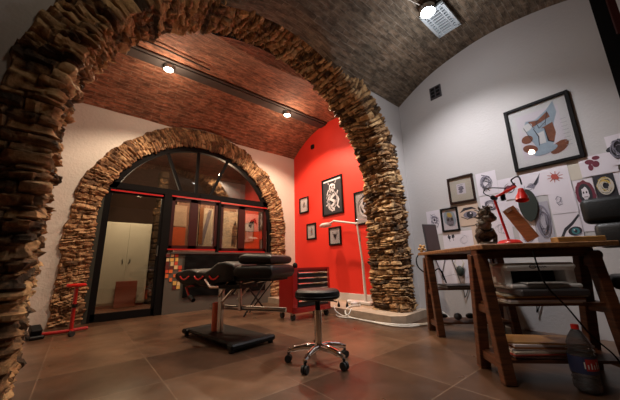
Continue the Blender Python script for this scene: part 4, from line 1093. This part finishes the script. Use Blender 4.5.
# local y = forward (to the desk)
b = MB(); b.box((0, .06, .58), (.5, .46, .09), bevel=.04, seg=3); b.build('seat', 'leather', t)
b = MB(); b.box((.0, -.27, 1.13), (.6, .1, .22), rot=(R(8), 0, 0), bevel=.045, seg=3); b.build('backrest', 'leather', t)
b = MB(); b.box((.0, -.23, .92), (.5, .1, .2), rot=(R(4), 0, 0), bevel=.04, seg=3); b.build('lumbar_cushion', 'lumbar', t)
MB().box((0, -.24, .7), (.07, .03, .34), bevel=.01).build('back_spine', 'black', t)
for s in (-1, 1):
    MB().box((s * .29, -.06, .77), (.09, .3, .07), bevel=.03, seg=3).build('armrest', 'leather', t)
    MB().tube(spline([(s * .29, .0, .75), (s * .3, .02, .66), (s * .2, .05, .56)]), .018, 10).build('arm_bracket', 'black', t)
MB().cyl((0, .08, .1), (0, .08, .56), .03, 14).build('column', 'black', t)
for k in range(5):
    a = R(20 + 72 * k); c, s = math.cos(a), math.sin(a)
    lg = MB().tube([(0, .08, .12), (.28 * c, .08 + .28 * s, .07)], [.03, .018], 10).build('leg', 'black', t)
    MB().cyl((.28 * c - s * .02, .08 + .28 * s + c * .02, .03), (.28 * c + s * .02, .08 + .28 * s - c * .02, .03), .03, 14).build('caster', 'rubber', lg)

# ------------------------------------------------------------------ lights
def light(kind, name, loc, energy, c, size=.1, spot=None, blend=.5, aim=None):
    l = bpy.data.lights.new(name, kind); l.energy = energy; l.color = c
    if kind == 'AREA': l.size = size
    else: l.shadow_soft_size = size
    if spot: l.spot_size = R(spot); l.spot_blend = blend
    o = bpy.data.objects.new(name, l); col.objects.link(o); o.location = loc
    if aim: o.rotation_euler = (Vector(aim) - Vector(loc)).to_track_quat('-Z', 'Y').to_euler()
    return o
COOL = (.98, .97, 1.0); WARM = (1, .78, .56)
light('SPOT', 'near_spot', (2.76, 1.12, 3.53), 225, COOL, .07, 118, .75, aim=(3.15, 1.35, 0))
light('POINT', 'near_glow', (2.76, 1.12, 3.2), 12, COOL, .05)
light('SPOT', 'near_fill_desk', (.9, 1.0, 3.5), 90, (1, .9, .8), .06, 62, .6, aim=(2.4, 1.3, .3))  # unseen fill spot added to light the desk front and printer
light('POINT', 'near_fill_left', (.1, 1.3, 3.1), 6, (1, .85, .65), .06)  # unseen fill added to lift the near-left plaster
light('SPOT', 'far_spot_left', (.68, 4.12, 3.65), 190, WARM, .05, 130, .4)
light('POINT', 'far_glow_left', (.68, 4.05, 3.5), 16, WARM, .05)
light('SPOT', 'far_spot_right', (2.86, 4.12, 3.65), 240, WARM, .05, 130, .4)
light('POINT', 'far_glow_right', (2.86, 4.05, 3.5), 14, WARM, .05)
light('SPOT', 'far_fill_front', (2.9, 3.0, 3.38), 110, WARM, .05, 150, .4)  # fill with no fixture, hidden behind the arch, added for pier and red wall
light('POINT', 'hall_fill_cabinet', (.75, 6.1, 2.2), 60, (1, .82, .6), .1)  # unseen fill added to brighten the cabinet behind the glass door
light('POINT', 'hall_fill_posters', (2.2, 5.62, 2.75), 80, (1, .72, .5), .06)  # unseen fill added to brighten the wall and sheets behind the windows

w = bpy.data.worlds.new('World'); scene.world = w; w.use_nodes = True
w.node_tree.nodes['Background'].inputs[0].default_value = (.1, .09, .08, 1); w.node_tree.nodes['Background'].inputs[1].default_value = .05

# ------------------------------------------------------------------ camera
f_px, yaw, pitch, roll = 275.314, R(39.516), R(13.1433), R(-1.4107)
fw = Vector((math.sin(yaw) * math.cos(pitch), math.cos(yaw) * math.cos(pitch), math.sin(pitch)))
rt = Vector((math.cos(yaw), -math.sin(yaw), 0)); up = rt.cross(fw)
r2 = rt * math.cos(roll) + up * math.sin(roll); u2 = up * math.cos(roll) - rt * math.sin(roll)
cam = bpy.data.cameras.new('camera'); co = bpy.data.objects.new('camera', cam); col.objects.link(co)
cam.sensor_width = 36; cam.lens = 36 * f_px / 620; cam.clip_start = .02
co.matrix_world = Matrix(((r2.x, u2.x, -fw.x, 0), (r2.y, u2.y, -fw.y, 0), (r2.z, u2.z, -fw.z, .75), (0, 0, 0, 1)))
scene.camera = co
vs_ = scene.view_settings; vs_.view_transform = 'Standard'; vs_.look = 'None'; vs_.gamma = 1; vs_.use_curve_mapping = False; vs_.exposure = 0.0
